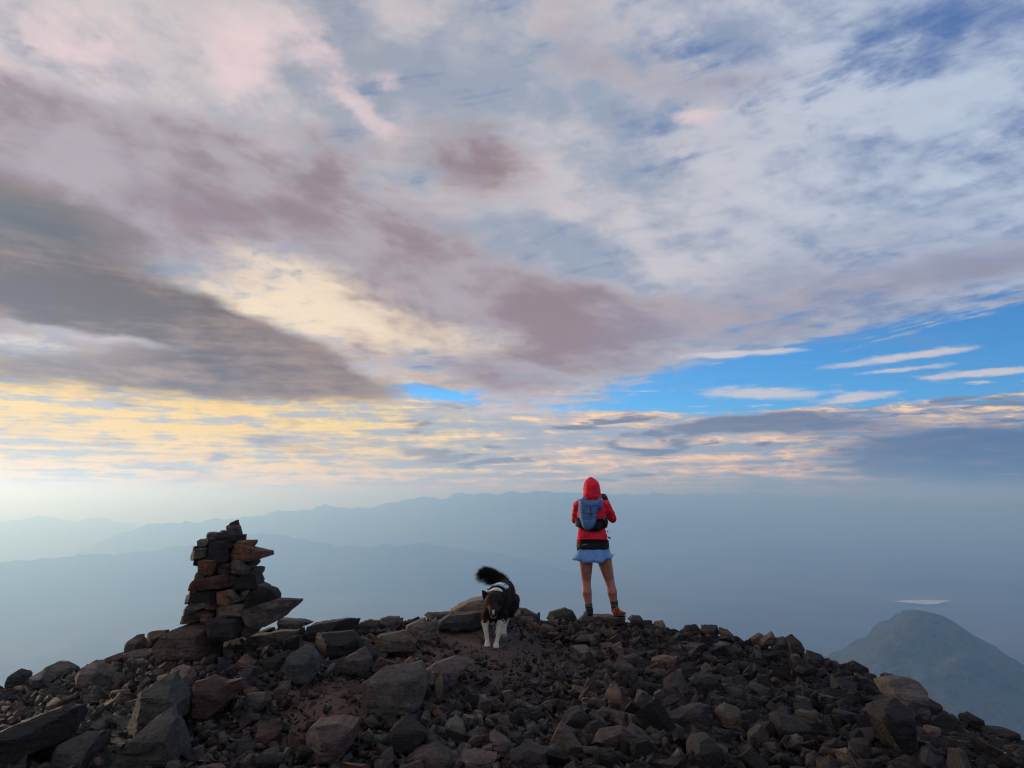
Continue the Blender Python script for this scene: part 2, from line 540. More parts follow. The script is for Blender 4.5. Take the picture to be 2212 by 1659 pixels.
def make_ridge(name, label, line, dist, width, mat, seed, spur=0.35, recede=0.0):
    """a mountain chain whose crest runs along the given sight lines"""
    az, tn = [], []
    for px, py in line:
        d = ray(px, py)
        az.append(math.atan2(d.x, d.y))
        tn.append(d.z / math.hypot(d.x, d.y))
    a = np.linspace(az[0], az[-1], 640)
    crest = np.interp(a, az, tn) * dist + CAM_Z + np.array([dist * 0.0032 * fbm(q * 60, seed, 0.5, 5) for q in a])
    offs = np.linspace(-1, 1, 41)
    verts = []
    for j, s in enumerate(offs):
        for i in range(len(a)):
            bend = 0.10 * fbm(a[i] * 3 + seed, 0.3, seed, 3)
            away = 1 + bend + recede * max(0.0, (a[i] - 0.05) / 0.5)
            r = dist * away + s * width
            top = crest[i] * away
            prof = 1 - abs(s) ** (0.9 if s < 0 else 1.1)
            n = fbm(a[i] * dist / 1500.0, s * width / 1500.0 + 5, seed, 6)
            h = BASE - 120 + (top - BASE + 120) * prof * (1 - spur * (1 - prof) * (0.6 + n)) + n * 150 * (1 - prof) * prof * 4
            verts.append((r * math.sin(a[i]), r * math.cos(a[i]), h))
    na = len(a)
    idx = np.arange(na * len(offs)).reshape(len(offs), na)
    f = np.stack([idx[:-1, :-1], idx[:-1, 1:], idx[1:, 1:], idx[1:, :-1]], -1).reshape(-1, 4)
    o = mesh_object(name, verts, f, mat, smooth_shade=True)
    return tag(o, label, kind='structure')


hill_m = hill_material('dark wooded hills', (0.030, 0.040, 0.030, 1), (0.055, 0.065, 0.045, 1), (0.12, 0.11, 0.08, 1), 0.0007)
LEFT_FAR = [(-700, 1135), (-300, 1130), (0, 1125), (40, 1125), (100, 1119), (165, 1119), (225, 1122), (265, 1130), (330, 1140), (420, 1150), (560, 1165)]
MAIN = [(120, 1215), (200, 1175), (260, 1150), (320, 1136), (350, 1132), (400, 1125), (425, 1128), (470, 1118), (510, 1121), (530, 1115), (575, 1111), (605, 1102), (645, 1106), (700, 1091), (730, 1096), (770, 1100), (810, 1095),
        (850, 1086), (880, 1078), (925, 1076), (955, 1080), (980, 1067), (1000, 1062), (1030, 1066), (1075, 1066), (1106, 1061), (1131, 1065), (1181, 1062), (1256, 1067), (1356, 1069),
        (1381, 1068), (1416, 1065), (1446, 1068), (1481, 1066), (1531, 1068), (1581, 1066), (1621, 1065), (1700, 1069), (1800, 1073), (1900, 1076), (2050, 1082), (2212, 1086), (2500, 1090), (2900, 1096)]
MIDDLE = [(-900, 1400), (-600, 1260), (-300, 1230), (0, 1215), (250, 1195), (400, 1178), (480, 1166), (565, 1152), (650, 1161), (725, 1177), (775, 1180), (875, 1176), (950, 1175), (1025, 1190), (1075, 1195), (1150, 1212), (1250, 1236), (1380, 1262), (1500, 1300), (1600, 1400)]
make_ridge('far_ridge', 'faint farthest ridge at the left under the pale glow', LEFT_FAR, 21000, 3200, hill_m, 3.3)
make_ridge('mountain_range', 'long hazy blue mountain range along the horizon', MAIN, 14500, 3400, hill_m, 8.1, recede=1.3)
make_ridge('foothills', 'hazy darker foothills in front of the blue mountain range', MIDDLE, 10000, 2100, hill_m, 5.7)


def make_peak():
    """the rounded green grey peak standing lower on the right"""
    dist = 2600.0
    top = at(1982, 1319, dist)
    prof_px = [(1500, 1560), (1640, 1500), (1740, 1450), (1810, 1424), (1840, 1405), (1862, 1380), (1885, 1362), (1905, 1350), (1925, 1338), (1945, 1325), (1975, 1318), (2005, 1321), (2035, 1331), (2070, 1350), (2110, 1372), (2160, 1404), (2212, 1434), (2330, 1500), (2500, 1590)]
    pts = [at(px, py, dist) for px, py in prof_px]
    pxs = np.array([(p.x - top.x) * (0.74 if p.x < top.x else 0.94) for p in pts])
    pzs = np.array([p.z for p in pts])
    n = 150
    xs = np.linspace(-900, 1000, n)
    ys = np.linspace(-1000, 1000, n)
    verts = []
    for y in ys:
        for x in xs:
            rr = math.hypot(x, y * 0.95)
            # radial profile: the left profile on the left, the right one on the right, blended round the back
            w = 0.5 + 0.5 * (x / (rr + 1e-6))
            zl = np.interp(-rr, pxs, pzs)
            zr = np.interp(rr, pxs, pzs)
            z = zl * (1 - w) + zr * w
            k = min(1.0, rr / 150.0)
            ang = math.atan2(y, x)
            z += k * 42 * (mnoise.ridged_multi_fractal(Vector((x / 240, y / 240, 2.0)), 0.9, 2.1, 5, 1.0, 2.0) - 1.1) * (abs(math.sin(ang)) * 0.9 + 0.10)
            z += 8 * fbm(x / 50, y / 50, 4.0, 4) * min(1, 0.35 + abs(y) / 180)
            edge = max(abs(x) / 1000, abs(y) / 1000)
            z -= max(0, edge - 0.75) * 2600
            verts.append((top.x + x, top.y + y, z))
    idx = np.arange(n * n).reshape(n, n)
    f = np.stack([idx[:-1, :-1], idx[:-1, 1:], idx[1:, 1:], idx[1:, :-1]], -1).reshape(-1, 4)
    m = hill_material('green grey peak', (0.050, 0.072, 0.028, 1), (0.100, 0.125, 0.050, 1), (0.16, 0.15, 0.095, 1), 0.008, 0.7)
    o = mesh_object('distant_peak', verts, f, m, smooth_shade=True)
    return tag(o, 'rounded green grey peak in haze, lower right of the summit', kind='structure')


make_peak()


def make_lake():
    out = [(1930, 1298), (1960, 1296.5), (2000, 1296.3), (2030, 1296.8), (2056, 1297.2), (2040, 1300), (2025, 1304.5), (2000, 1305), (1975, 1302.5), (1950, 1300.5)]
    z = BASE + 14
    pts = []
    for px, py in out:
        d = ray(px, py)
        t = (z - CAM_Z) / d.z
        pts.append((d.x * t, d.y * t, z))
    n = len(pts)
    verts = pts + [(x, y, zz - 3) for x, y, zz in pts]
    faces = [tuple(range(n - 1, -1, -1))] + [(i, (i + 1) % n, n + (i + 1) % n, n + i) for i in range(n)]
    m, b = material('pale still lake', 0.12)
    b.inputs['Base Color'].default_value = (0.92, 0.92, 0.92, 1)
    b.inputs['Specular IOR Level'].default_value = 1.0
    o = mesh_object('lake', verts, faces, m)
    return tag(o, 'small pale lake in the valley above the rounded peak', kind='structure')


make_lake()


def make_haze():
    top = max(v.co.z for o in COL.objects if o.type == 'MESH' for v in o.data.vertices)
    L, zt, zb = 130000.0, top + 5.0, BASE - 260
    v = [(sx * L, sy * L, z) for z in (zb, zt) for sy in (-1, 1) for sx in (-1, 1)]
    f = [(0, 2, 3, 1), (4, 5, 7, 6), (0, 1, 5, 4), (2, 6, 7, 3), (0, 4, 6, 2), (1, 3, 7, 5)]
    m = bpy.data.materials.new('valley haze')
    m.use_nodes = True
    t = m.node_tree
    t.nodes.clear()
    out = t.nodes.new('ShaderNodeOutputMaterial')
    vol = t.nodes.new('ShaderNodeVolumePrincipled')
    vol.inputs['Color'].default_value = (0.26, 0.515, 1.0, 1)
    vol.inputs['Absorption Color'].default_value = (0.70, 0.70, 1, 1)
    vol.inputs['Density'].default_value = 2.2e-4
    vol.inputs['Anisotropy'].default_value = 0.55
    t.links.new(vol.outputs[0], out.inputs['Volume'])
    o = mesh_object('haze', v, f, m)
    return tag(o, 'thin blue haze filling the valley air', kind='stuff')


make_haze()
# ------------------------------------------------------------------ rock materials
def rock_material(name, palette, grain=1.0, lichen=0.35, spread=1.0):
    """broken volcanic rock: colour differs from stone to stone, with mottling, pale scuffs and lichen specks"""
    m, b = material(name, 0.82)
    g = N.tree.nodes.new('ShaderNodeNewGeometry')
    oi = N.tree.nodes.new('ShaderNodeObjectInfo')
    tcn = N.tree.nodes.new('ShaderNodeTexCoord')
    pos = N(g.outputs['Position'])
    rnd = N.math('FRACT', N(g.outputs['Random Per Island']) + N(oi.outputs['Random']) * 7.31)
    n1 = noise(pos, 5.0 * grain, 6, 0.62, 0.4)
    n2 = noise(pos, 24.0 * grain, 5, 0.68)
    n3 = noise(pos, 130.0, 4, 0.6)
    c = ramp(N.math('FRACT', rnd * 3.17) * spread + (n1 - 0.5) * 0.35, palette)
    # tone of every stone on its own
    tone = smooth(rnd, 0, 1, 0.58, 1.45, 'LINEAR')
    tv = vec(tone, tone, tone)
    c = mix(c, tv, 1.0, 'MULTIPLY')
    bed = noise(vec(*[q * k for q, k in zip(split(pos), (5.0, 5.0, 46.0))]), 1.0, 4, 0.6, 0.5)
    mott = smooth(n2 * 0.5 + n1 * 0.25 + bed * 0.25, 0.38, 0.64)
    c = mix(mix(c, (0.50, 0.49, 0.50, 1), 1.0, 'MULTIPLY'), mix(c, (1.62, 1.54, 1.46, 1), 1.0, 'MULTIPLY'), mott)
    if lichen:
        speck = smooth(noise(pos, 52.0, 3, 0.7), 0.66, 0.74) * smooth(noise(pos, 3.1, 2, 0.5), 0.50, 0.66)
        c = mix(c, (0.20, 0.185, 0.12, 1), speck * lichen)
        scuff = smooth(n3, 0.64, 0.78) * smooth(n1, 0.5, 0.62)
        c = mix(c, (0.24, 0.23, 0.22, 1), scuff * 0.35)
    put(b.inputs['Base Color'], c)
    put(b.inputs['Roughness'], smooth(n2, 0.3, 0.7, 0.68, 0.95))
    crack = voronoi(vec(*[q * k for q, k in zip(split(pos), (9.0, 9.0, 22.0))]), 1.0, 'DISTANCE_TO_EDGE')
    bump(b, n1 * 0.35 + n2 * 0.60 + n3 * 0.20 + bed * 0.30 + smooth(crack, 0.0, 0.05) * 0.14, 1.0, 0.06)
    return m


GREY = [(0.0, (0.033, 0.031, 0.033, 1)), (0.3, (0.056, 0.050, 0.050, 1)), (0.6, (0.078, 0.070, 0.066, 1)), (0.85, (0.105, 0.090, 0.080, 1)), (1.0, (0.10, 0.062, 0.050, 1))]
BROWN = [(0.0, (0.042, 0.035, 0.036, 1)), (0.35, (0.062, 0.050, 0.049, 1)), (0.65, (0.082, 0.063, 0.059, 1)), (0.85, (0.100, 0.066, 0.056, 1)), (1.0, (0.115, 0.094, 0.080, 1))]
BLACK = [(0.0, (0.010, 0.009, 0.011, 1)), (0.4, (0.018, 0.016, 0.018, 1)), (0.75, (0.029, 0.025, 0.027, 1)), (1.0, (0.045, 0.034, 0.033, 1))]
RED = [(0.0, (0.070, 0.040, 0.033, 1)), (0.5, (0.100, 0.054, 0.042, 1)), (1.0, (0.135, 0.080, 0.060, 1))]
TAN = [(0.0, (0.075, 0.060, 0.050, 1)), (0.5, (0.105, 0.083, 0.066, 1)), (1.0, (0.14, 0.11, 0.085, 1))]
GREEN = [(0.0, (0.040, 0.043, 0.041, 1)), (0.5, (0.060, 0.063, 0.057, 1)), (1.0, (0.090, 0.090, 0.074, 1))]
RUST = [(0.0, (0.095, 0.045, 0.032, 1)), (0.5, (0.135, 0.062, 0.042, 1)), (1.0, (0.18, 0.085, 0.055, 1))]
PALE = [(0.0, (0.080, 0.075, 0.072, 1)), (0.5, (0.115, 0.108, 0.10, 1)), (1.0, (0.16, 0.15, 0.14, 1))]
WHITE = [(0.0, (0.42, 0.40, 0.38, 1)), (1.0, (0.55, 0.53, 0.50, 1))]
DARK = [(0.0, (0.021, 0.017, 0.018, 1)), (0.5, (0.036, 0.028, 0.029, 1)), (1.0, (0.058, 0.042, 0.039, 1))]
MAT = {'dark': rock_material('dark brown rock', DARK), 'grey': rock_material('grey broken rock', GREY), 'brown': rock_material('brown broken rock', BROWN), 'black': rock_material('black broken rock', BLACK, 1.0, 0.25),
       'rust': rock_material('rust red rock', RUST), 'red': rock_material('red brown rock', RED), 'tan': rock_material('tan rock', TAN), 'green': rock_material('green grey rock', GREEN, 1.0, 0.6),
       'pale': rock_material('pale grey rock', PALE), 'white': rock_material('whitish stone', WHITE, 1.0, 0)}


# ------------------------------------------------------------------ loose stones: boxes broken by planes
def broken_rock(seed, aspect, cuts, bevel_w=0.025):
    r = random.Random(seed)
    bm = bmesh.new()
    bmesh.ops.create_cube(bm, size=1.0)
    for v in bm.verts:
        v.co = Vector((v.co.x * aspect[0], v.co.y * aspect[1], v.co.z * aspect[2])) + Vector((r.uniform(-.12, .12), r.uniform(-.12, .12), r.uniform(-.08, .08)))
    for k in range(cuts):
        n = Vector((r.gauss(0, 1), r.gauss(0, 1), r.gauss(0, 0.75))).normalized()
        sup = max(v.co.dot(n) for v in bm.verts)
        d = sup * r.uniform(0.45, 0.88)
        g = list(bm.verts) + list(bm.edges) + list(bm.faces)
        res = bmesh.ops.bisect_plane(bm, geom=g, plane_co=n * d, plane_no=n, clear_outer=True, dist=1e-5)
        edges = [e for e in res['geom_cut'] if isinstance(e, bmesh.types.BMEdge)]
        if edges:
            bmesh.ops.contextual_create(bm, geom=edges)
    bmesh.ops.remove_doubles(bm, verts=bm.verts, dist=0.02)
    bmesh.ops.recalc_face_normals(bm, faces=bm.faces)
    if bevel_w:
        bmesh.ops.bevel(bm, geom=list(bm.edges), offset=bevel_w, segments=1, affect='EDGES', clamp_overlap=True)
        for v in bm.verts:
            v.co += Vector((r.uniform(-1, 1), r.uniform(-1, 1), r.uniform(-1, 1))) * bevel_w * 0.45
    bmesh.ops.triangulate(bm, faces=bm.faces)
    bmesh.ops.remove_doubles(bm, verts=bm.verts, dist=1e-4)
    bmesh.ops.recalc_face_normals(bm, faces=bm.faces)
    V = np.array([v.co[:] for v in bm.verts])
    bm.verts.index_update()
    F = np.array([[v.index for v in f.verts] for f in bm.faces if len(f.verts) == 3])
    bm.free()
    V -= (V.max(0) + V.min(0)) / 2
    V /= max(V.max(0) - V.min(0))
    return V, F


ASPECTS = [(1, .7, .42), (1, .66, .2), (1, .55, .34), (1, .8, .15), (1, .75, .5), (1, .45, .2)]
SIMPLE = [broken_rock(100 + i, ASPECTS[i % 6], 3 + i % 3, 0.0) for i in range(36)]
DETAIL = [broken_rock(500 + i, ASPECTS[i % 6], 3 + i % 4, 0.005) for i in range(36)]


def eul(rx, ry, rz):
    cx, sx, cy, sy, cz, sz = math.cos(rx), math.sin(rx), math.cos(ry), math.sin(ry), math.cos(rz), math.sin(rz)
    return np.array([[cz * cy, cz * sy * sx - sz * cx, cz * sy * cx + sz * sx], [sz * cy, sz * sy * sx + cz * cx, sz * sy * cx - cz * sx], [-sy, cy * sx, cy * cx]])


def rough_mesh(V, F, cuts, amp, scale, seed, mat, name):
    """finer tessellation with chipped, uneven faces for the stones that show large"""
    bm = bmesh.new()
    vs = [bm.verts.new(v) for v in V]
    for f in F:
        try:
            bm.faces.new([vs[int(i)] for i in f])
        except ValueError:
            pass
    bmesh.ops.recalc_face_normals(bm, faces=bm.faces)
    bmesh.ops.subdivide_edges(bm, edges=bm.edges, cuts=cuts, use_grid_fill=True)
    bm.normal_update()
    off = Vector((seed * 3.7, seed * 1.3, seed * 2.1))
    for v in bm.verts:
        p = v.co * scale + off
        n = mnoise.fractal(p, 0.9, 2.1, 5)
        step = mnoise.noise(Vector((p.x * 0.5, p.y * 0.5, p.z * 2.2)))
        v.co += v.normal * amp * (n * 0.9 + (0.5 if step > 0.12 else -0.3) * 0.4)
    bmesh.ops.triangulate(bm, faces=bm.faces)
    me = bpy.data.meshes.new(name)
    bm.to_mesh(me)
    bm.free()
    me.materials.append(mat)
    return me


def inside(poly, x, z):
    hit = False
    j = len(poly) - 1
    for i in range(len(poly)):
        xi, zi = poly[i]
        xj, zj = poly[j]
        if (zi > z) != (zj > z) and x < (xj - xi) * (z - zi) / (zj - zi) + xi:
            hit = not hit
        j = i
    return hit


def edge_dist(poly, x, z):
    best = 1e9
    for i in range(len(poly)):
        ax, az = poly[i]
        bx, bz = poly[(i + 1) % len(poly)]
        dx_, dz_ = bx - ax, bz - az
        t = max(0.0, min(1.0, ((x - ax) * dx_ + (z - az) * dz_) / (dx_ * dx_ + dz_ * dz_ + 1e-12)))
        best = min(best, math.hypot(x - ax - t * dx_, z - az - t * dz_))
    return best


def traced_stone(name, outline, depth, thick, mat, seed, parent=None, top=0.3, origin=None, fine=13):
    """a broken stone with the outline it shows: flat facets in front, on top and behind, its own depth"""
    r = random.Random(seed)
    W = [at(x, y, depth) for x, y in outline]
    poly0 = [(p.x, p.z) for p in W]
    x0, x1 = min(p[0] for p in poly0), max(p[0] for p in poly0)
    z0, z1 = min(p[1] for p in poly0), max(p[1] for p in poly0)
    w, h = x1 - x0, z1 - z0
    size = max(w, h)
    step = max(size / fine, 0.008)
    # chip the outline a little
    poly = []
    for i in range(len(poly0)):
        ax, az = poly0[i]
        bx, bz = poly0[(i + 1) % len(poly0)]
        ln = math.hypot(bx - ax, bz - az)
        k = max(1, int(ln / (step * 1.3)))
        wob = 0.0
        for j in range(k):
            t = j / k
            if j:
                wob = wob * 0.5 + r.uniform(-1, 1) * step * 0.22
            nx_, nz_ = -(bz - az) / (ln + 1e-9), (bx - ax) / (ln + 1e-9)
            poly.append((ax + (bx - ax) * t + nx_ * wob, az + (bz - az) * t + nz_ * wob))
    pts = list(poly)
    zz = z0 + step * 0.5
    row = 0
    while zz < z1:
        xx = x0 + (step * 0.5 if row % 2 else 0)
        while xx < x1:
            q = (xx + r.uniform(-.25, .25) * step, zz + r.uniform(-.25, .25) * step)
            if inside(poly, *q) and edge_dist(poly, *q) > step * 0.45:
                pts.append(q)
            xx += step
        zz += step * 0.87
        row += 1
    n = len(poly)
    res = mathutils.geometry.delaunay_2d_cdt([Vector(p) for p in pts], [], [list(range(n))], 1, 1e-6)
    V2, E2, F2 = res[0], res[1], res[2]
    # facet planes: y = c + a (x - cx) + b (z - cz); the nearest surface is the largest of them
    cx, cz = (x0 + x1) / 2, (z0 + z1) / 2
    extra = []
    planes = [(r.uniform(-.30, .30), r.uniform(0.0, .35), 0.0)]
    zt = z0 + h * (1 - top * r.uniform(0.7, 1.3))
    planes.append((r.uniform(-.25, .25), r.uniform(1.3, 3.2), zt))
    sgn = r.choice((-1, 1))
    xs_ = cx + sgn * w * r.uniform(0.05, 0.32)
    planes.append((sgn * r.uniform(0.7, 1.7), r.uniform(-.1, .4), xs_))
    xs2 = cx - sgn * w * r.uniform(0.25, 0.42)
    planes.append((-sgn * r.uniform(0.8, 2.2), r.uniform(-.2, .4), xs2))
    for _ in range(2):
        an = r.uniform(0, 6.283)
        sl_ = r.uniform(0.5, 1.8)
        q_ = r.uniform(0.22, 0.46)
        extra.append((sl_ * math.cos(an), sl_ * math.sin(an), sl_ * q_ * (abs(math.cos(an)) * w + abs(math.sin(an)) * h)))
    kx, kz = r.uniform(-1, 1), r.uniform(-1, 1)

    def front(x, z):
        a0, b0, _ = planes[0]
        y0 = a0 * (x - cx) + b0 * (z - cz)
        y = y0
        a1, b1, q = planes[1]
        y = max(y, y0 + b1 * (z - q) + a1 * (x - cx))
        for a2, b2, q2 in planes[2:]:
            y = max(y, y0 + a2 * (x - q2) + b2 * (z - cz) * 0.4)
        y = max(y, y0 + 1.2 * (z0 + h * 0.14 - z))
        for a3, b3, c3_ in extra:
            y = max(y, y0 + a3 * (x - cx) + b3 * (z - cz) - c3_)
        p = Vector((x * 6 + seed, z * 6, seed * 0.37))
        chip = mnoise.fractal(p / (size + 0.05) * 0.28, 0.8, 2.2, 5)
        ledge = 1.0 if mnoise.noise(Vector((x / size * 1.6 + seed, z / size * 6.0, 0.3))) > 0.18 else 0.0
        return min(y, thick * 0.62) + (chip * 0.014 + ledge * 0.026) * size

    # the outline itself stands at the given depth: facets come forward of it, the body goes back
    rim = sum(front(*p) for p in poly) / len(poly)
    depth = depth - rim
    V, F = [], []
    m = len(V2)
    for v in V2:
        V.append(Vector((v.x, depth + front(v.x, v.y), v.y)))
    for v in V2:
        ed = min(1.0, edge_dist(poly, v.x, v.y) / (size * 0.22 + 1e-6))
        yb = front(v.x, v.y) + max(0.12 * thick, thick * (0.55 + 0.45 * ed) + kx * 0.15 * (v.x - cx) + kz * 0.2 * (v.y - cz) - front(v.x, v.y))
        V.append(Vector((v.x, depth + yb, v.y)))
    cnt = {}
    for f in F2:
        f = list(f)
        F.append(tuple(f))
        F.append(tuple(m + i for i in reversed(f)))
        for i in range(len(f)):
            e = (f[i], f[(i + 1) % len(f)])
            cnt[e] = cnt.get(e, 0) + 1
    for (i, j) in list(cnt):
        if (j, i) not in cnt:
            F.append((j, i, m + i, m + j))
    base = Vector((cx, depth + thick * 0.4, z0)) if origin is None else origin
    bm = bmesh.new()
    vs = [bm.verts.new(q - base) for q in V]
    for f in F:
        try:
            bm.faces.new([vs[i] for i in f])
        except ValueError:
            pass
    bmesh.ops.recalc_face_normals(bm, faces=bm.faces)
    bmesh.ops.triangulate(bm, faces=bm.faces)
    me = bpy.data.meshes.new(name)
    bm.to_mesh(me)
    bm.free()
    me.materials.append(mat)
    o = bpy.data.objects.new(name, me)
    COL.objects.link(o)
    if parent is not None:
        o.parent = parent
    else:
        o.location = base
    return o


def c3(pts): return [(274.3 + x / 5.0405, 1108.2 + y / 5.0405) for x, y in pts]
def c4(pts): return [(x / 3.0, 1289.2 + y / 3.0) for x, y in pts]
def c5(pts): return [(658.3 + x / 3.0, 1289.2 + y / 3.0) for x, y in pts]
def c6(pts): return [(1316.7 + x / 2.4706, 1289.2 + y / 2.4706) for x, y in pts]


# ------------------------------------------------------------------ the cairn
CAIRN_D = 6.75
cairn_base = at(505, 1385, CAIRN_D + 0.25)
cairn = tag(empty('cairn', cairn_base), 'tall cairn of stacked dark and reddish flat stones on the left', 'cairn')
CAIRN = [  # outline, colour, thickness, set-back
    ([(1105, 140), (1130, 110), (1190, 82), (1200, 140), (1190, 152), (1120, 155)], 'grey', .12, .30),
    ([(1070, 160), (1075, 140), (1215, 145), (1232, 230), (1160, 243), (1085, 222)], 'brown', .16, .26),
    ([(1012, 200), (1040, 195), (1090, 215), (1085, 235), (1020, 238)], 'black', .14, .24),
    ([(860, 278), (862, 225), (890, 215), (1015, 225), (1010, 245), (930, 303), (870, 298)], 'grey', .28, .22),
    ([(925, 303), (1015, 236), (1245, 240), (1235, 297), (1100, 315)], 'black', .30, .21),
    ([(760, 315), (800, 290), (880, 290), (895, 310), (860, 350), (800, 366), (775, 347)], 'green', .26, .19),
    ([(1170, 310), (1365, 302), (1372, 322), (1320, 384), (1180, 350)], 'rust', .28, .22),
    ([(1085, 400), (1160, 338), (1300, 375), (1525, 425), (1530, 460), (1350, 520), (1230, 540), (1100, 512)], 'rust', .36, .13),
    ([(880, 338), (1000, 306), (1165, 342), (1095, 400), (1105, 505), (1060, 560), (985, 545), (865, 475)], 'black', .40, .15),
    ([(700, 402), (710, 373), (860, 348), (880, 380), (845, 402), (720, 442)], 'black', .30, .20),
    ([(660, 470), (690, 430), (770, 390), (850, 384), (855, 475), (700, 514), (660, 512)], 'green', .36, .13),
    ([(718, 560), (740, 505), (775, 512), (785, 577)], 'black', .30, .20),
    ([(750, 508), (990, 518), (930, 662), (900, 673), (778, 645)], 'rust', .38, .10),
    ([(980, 590), (1080, 560), (1155, 545), (1135, 645), (1010, 673), (985, 645)], 'brown', .38, .11),
    ([(1120, 560), (1160, 520), (1230, 523), (1260, 568), (1325, 590), (1312, 655), (1240, 668), (1145, 655)], 'pale', .36, .09),
    ([(1245, 540), (1352, 515), (1347, 572), (1310, 605), (1260, 585)], 'black', .34, .17),
    ([(1310, 625), (1340, 600), (1405, 602), (1388, 690), (1300, 670)], 'grey', .36, .17),
    ([(725, 692), (770, 645), (905, 670), (860, 715), (738, 740)], 'brown', .36, .13),
    ([(670, 842), (700, 770), (740, 740), (900, 700), (1112, 678), (1120, 782), (1080, 808), (850, 830)], 'rust', .42, .05),
    ([(1110, 700), (1180, 665), (1260, 660), (1190, 750), (1165, 810), (1115, 790)], 'black', .40, .14),
    ([(1165, 765), (1255, 672), (1390, 690), (1397, 825), (1200, 832), (1160, 808)], 'black', .42, .07),
    ([(1390, 770), (1495, 820), (1440, 840), (1330, 900), (1290, 865), (1385, 815)], 'brown', .42, .12),
    ([(640, 925), (680, 858), (900, 825), (955, 848), (955, 965), (760, 995), (648, 985)], 'black', .46, .06),
    ([(668, 852), (760, 836), (755, 862), (678, 870)], 'rust', .30, .03),
    ([(632, 965), (640, 905), (685, 900), (662, 970), (645, 990)], 'white', .12, .03),
    ([(960, 872), (1080, 845), (1135, 850), (1215, 950), (1165, 985), (1080, 1015), (1005, 985)], 'rust', .42, .04),
    ([(1085, 845), (1130, 845), (1222, 940), (1215, 962), (1180, 965), (1130, 900)], 'pale', .16, .01),
    ([(1185, 875), (1355, 830), (1312, 905), (1250, 955), (1205, 925)], 'brown', .40, .08),
    ([(1255, 955), (1330, 890), (1460, 828), (1560, 850), (1602, 920), (1592, 1003), (1500, 1045), (1380, 1045), (1285, 1010)], 'black', .46, .03),
    ([(612, 1055), (700, 988), (948, 978), (935, 1055), (830, 1035), (700, 1085), (618, 1105)], 'tan', .44, .02),
    ([(655, 1085), (820, 1032), (935, 1060), (905, 1115), (780, 1128), (658, 1138)], 'brown', .46, .05),
    ([(942, 1038), (1275, 1006), (1250, 1112), (945, 1140)], 'tan', .48, -.02),
    ([(1150, 985), (1290, 960), (1380, 1050), (1270, 1070), (1160, 1030)], 'black', .40, .12),
    ([(1255, 1065), (1590, 960), (1835, 975), (1830, 1000), (1660, 1142), (1540, 1212), (1410, 1248), (1340, 1205), (1245, 1115)], 'grey', .52, -.05),
    ([(582, 1205), (600, 1128), (650, 1108), (785, 1128), (795, 1165), (650, 1200)], 'brown', .46, .07),
    ([(778, 1115), (925, 1108), (905, 1165), (820, 1185)], 'rust', .40, .03),
    ([(855, 1185), (1000, 1140), (1235, 1128), (1242, 1230), (1190, 1352), (1090, 1388), (970, 1388), (915, 1330)], 'black', .52, -.06),
    ([(1215, 1335), (1255, 1215), (1372, 1238), (1372, 1292), (1320, 1345)], 'grey', .44, .0),
    ([(1235, 1130), (1340, 1200), (1400, 1260), (1330, 1280), (1240, 1250)], 'black', .40, .12),
]
def grow(pts, k):
    mx = sum(p[0] for p in pts) / len(pts)
    my = sum(p[1] for p in pts) / len(pts)
    return [(mx + (x - mx) * (1 + k) + math.copysign(4, x - mx), my + (y - my) * (1 + k) + math.copysign(6, y - my)) for x, y in pts]


for i, (o_, cname, th, back) in enumerate(CAIRN):
    traced_stone('stone', c3(grow(o_, .02)), CAIRN_D + back, th, MAT[cname], 40 + i, parent=cairn, origin=cairn_base, top=0.14, fine=11)

# stones of the far side and the core
HEART = [([(930, 330), (1180, 330), (1230, 480), (900, 500)], .36), ([(880, 480), (1280, 500), (1290, 640), (880, 650)], .34), ([(850, 620), (1300, 630), (1320, 780), (830, 800)], .32), ([(820, 780), (1340, 790), (1370, 930), (800, 950)], .30),
         ([(760, 930), (1400, 930), (1420, 1080), (740, 1090)], .30), ([(700, 1070), (1420, 1070), (1400, 1230), (680, 1220)], .28), ([(1000, 240), (1200, 250), (1190, 350), (960, 350)], .34)]
for i, (o_, back) in enumerate(HEART):
    traced_stone('stone', c3(o_), CAIRN_D + back, .42, MAT['black' if i % 2 else 'brown'], 90 + i, parent=cairn, origin=cairn_base, top=0.15, fine=9)

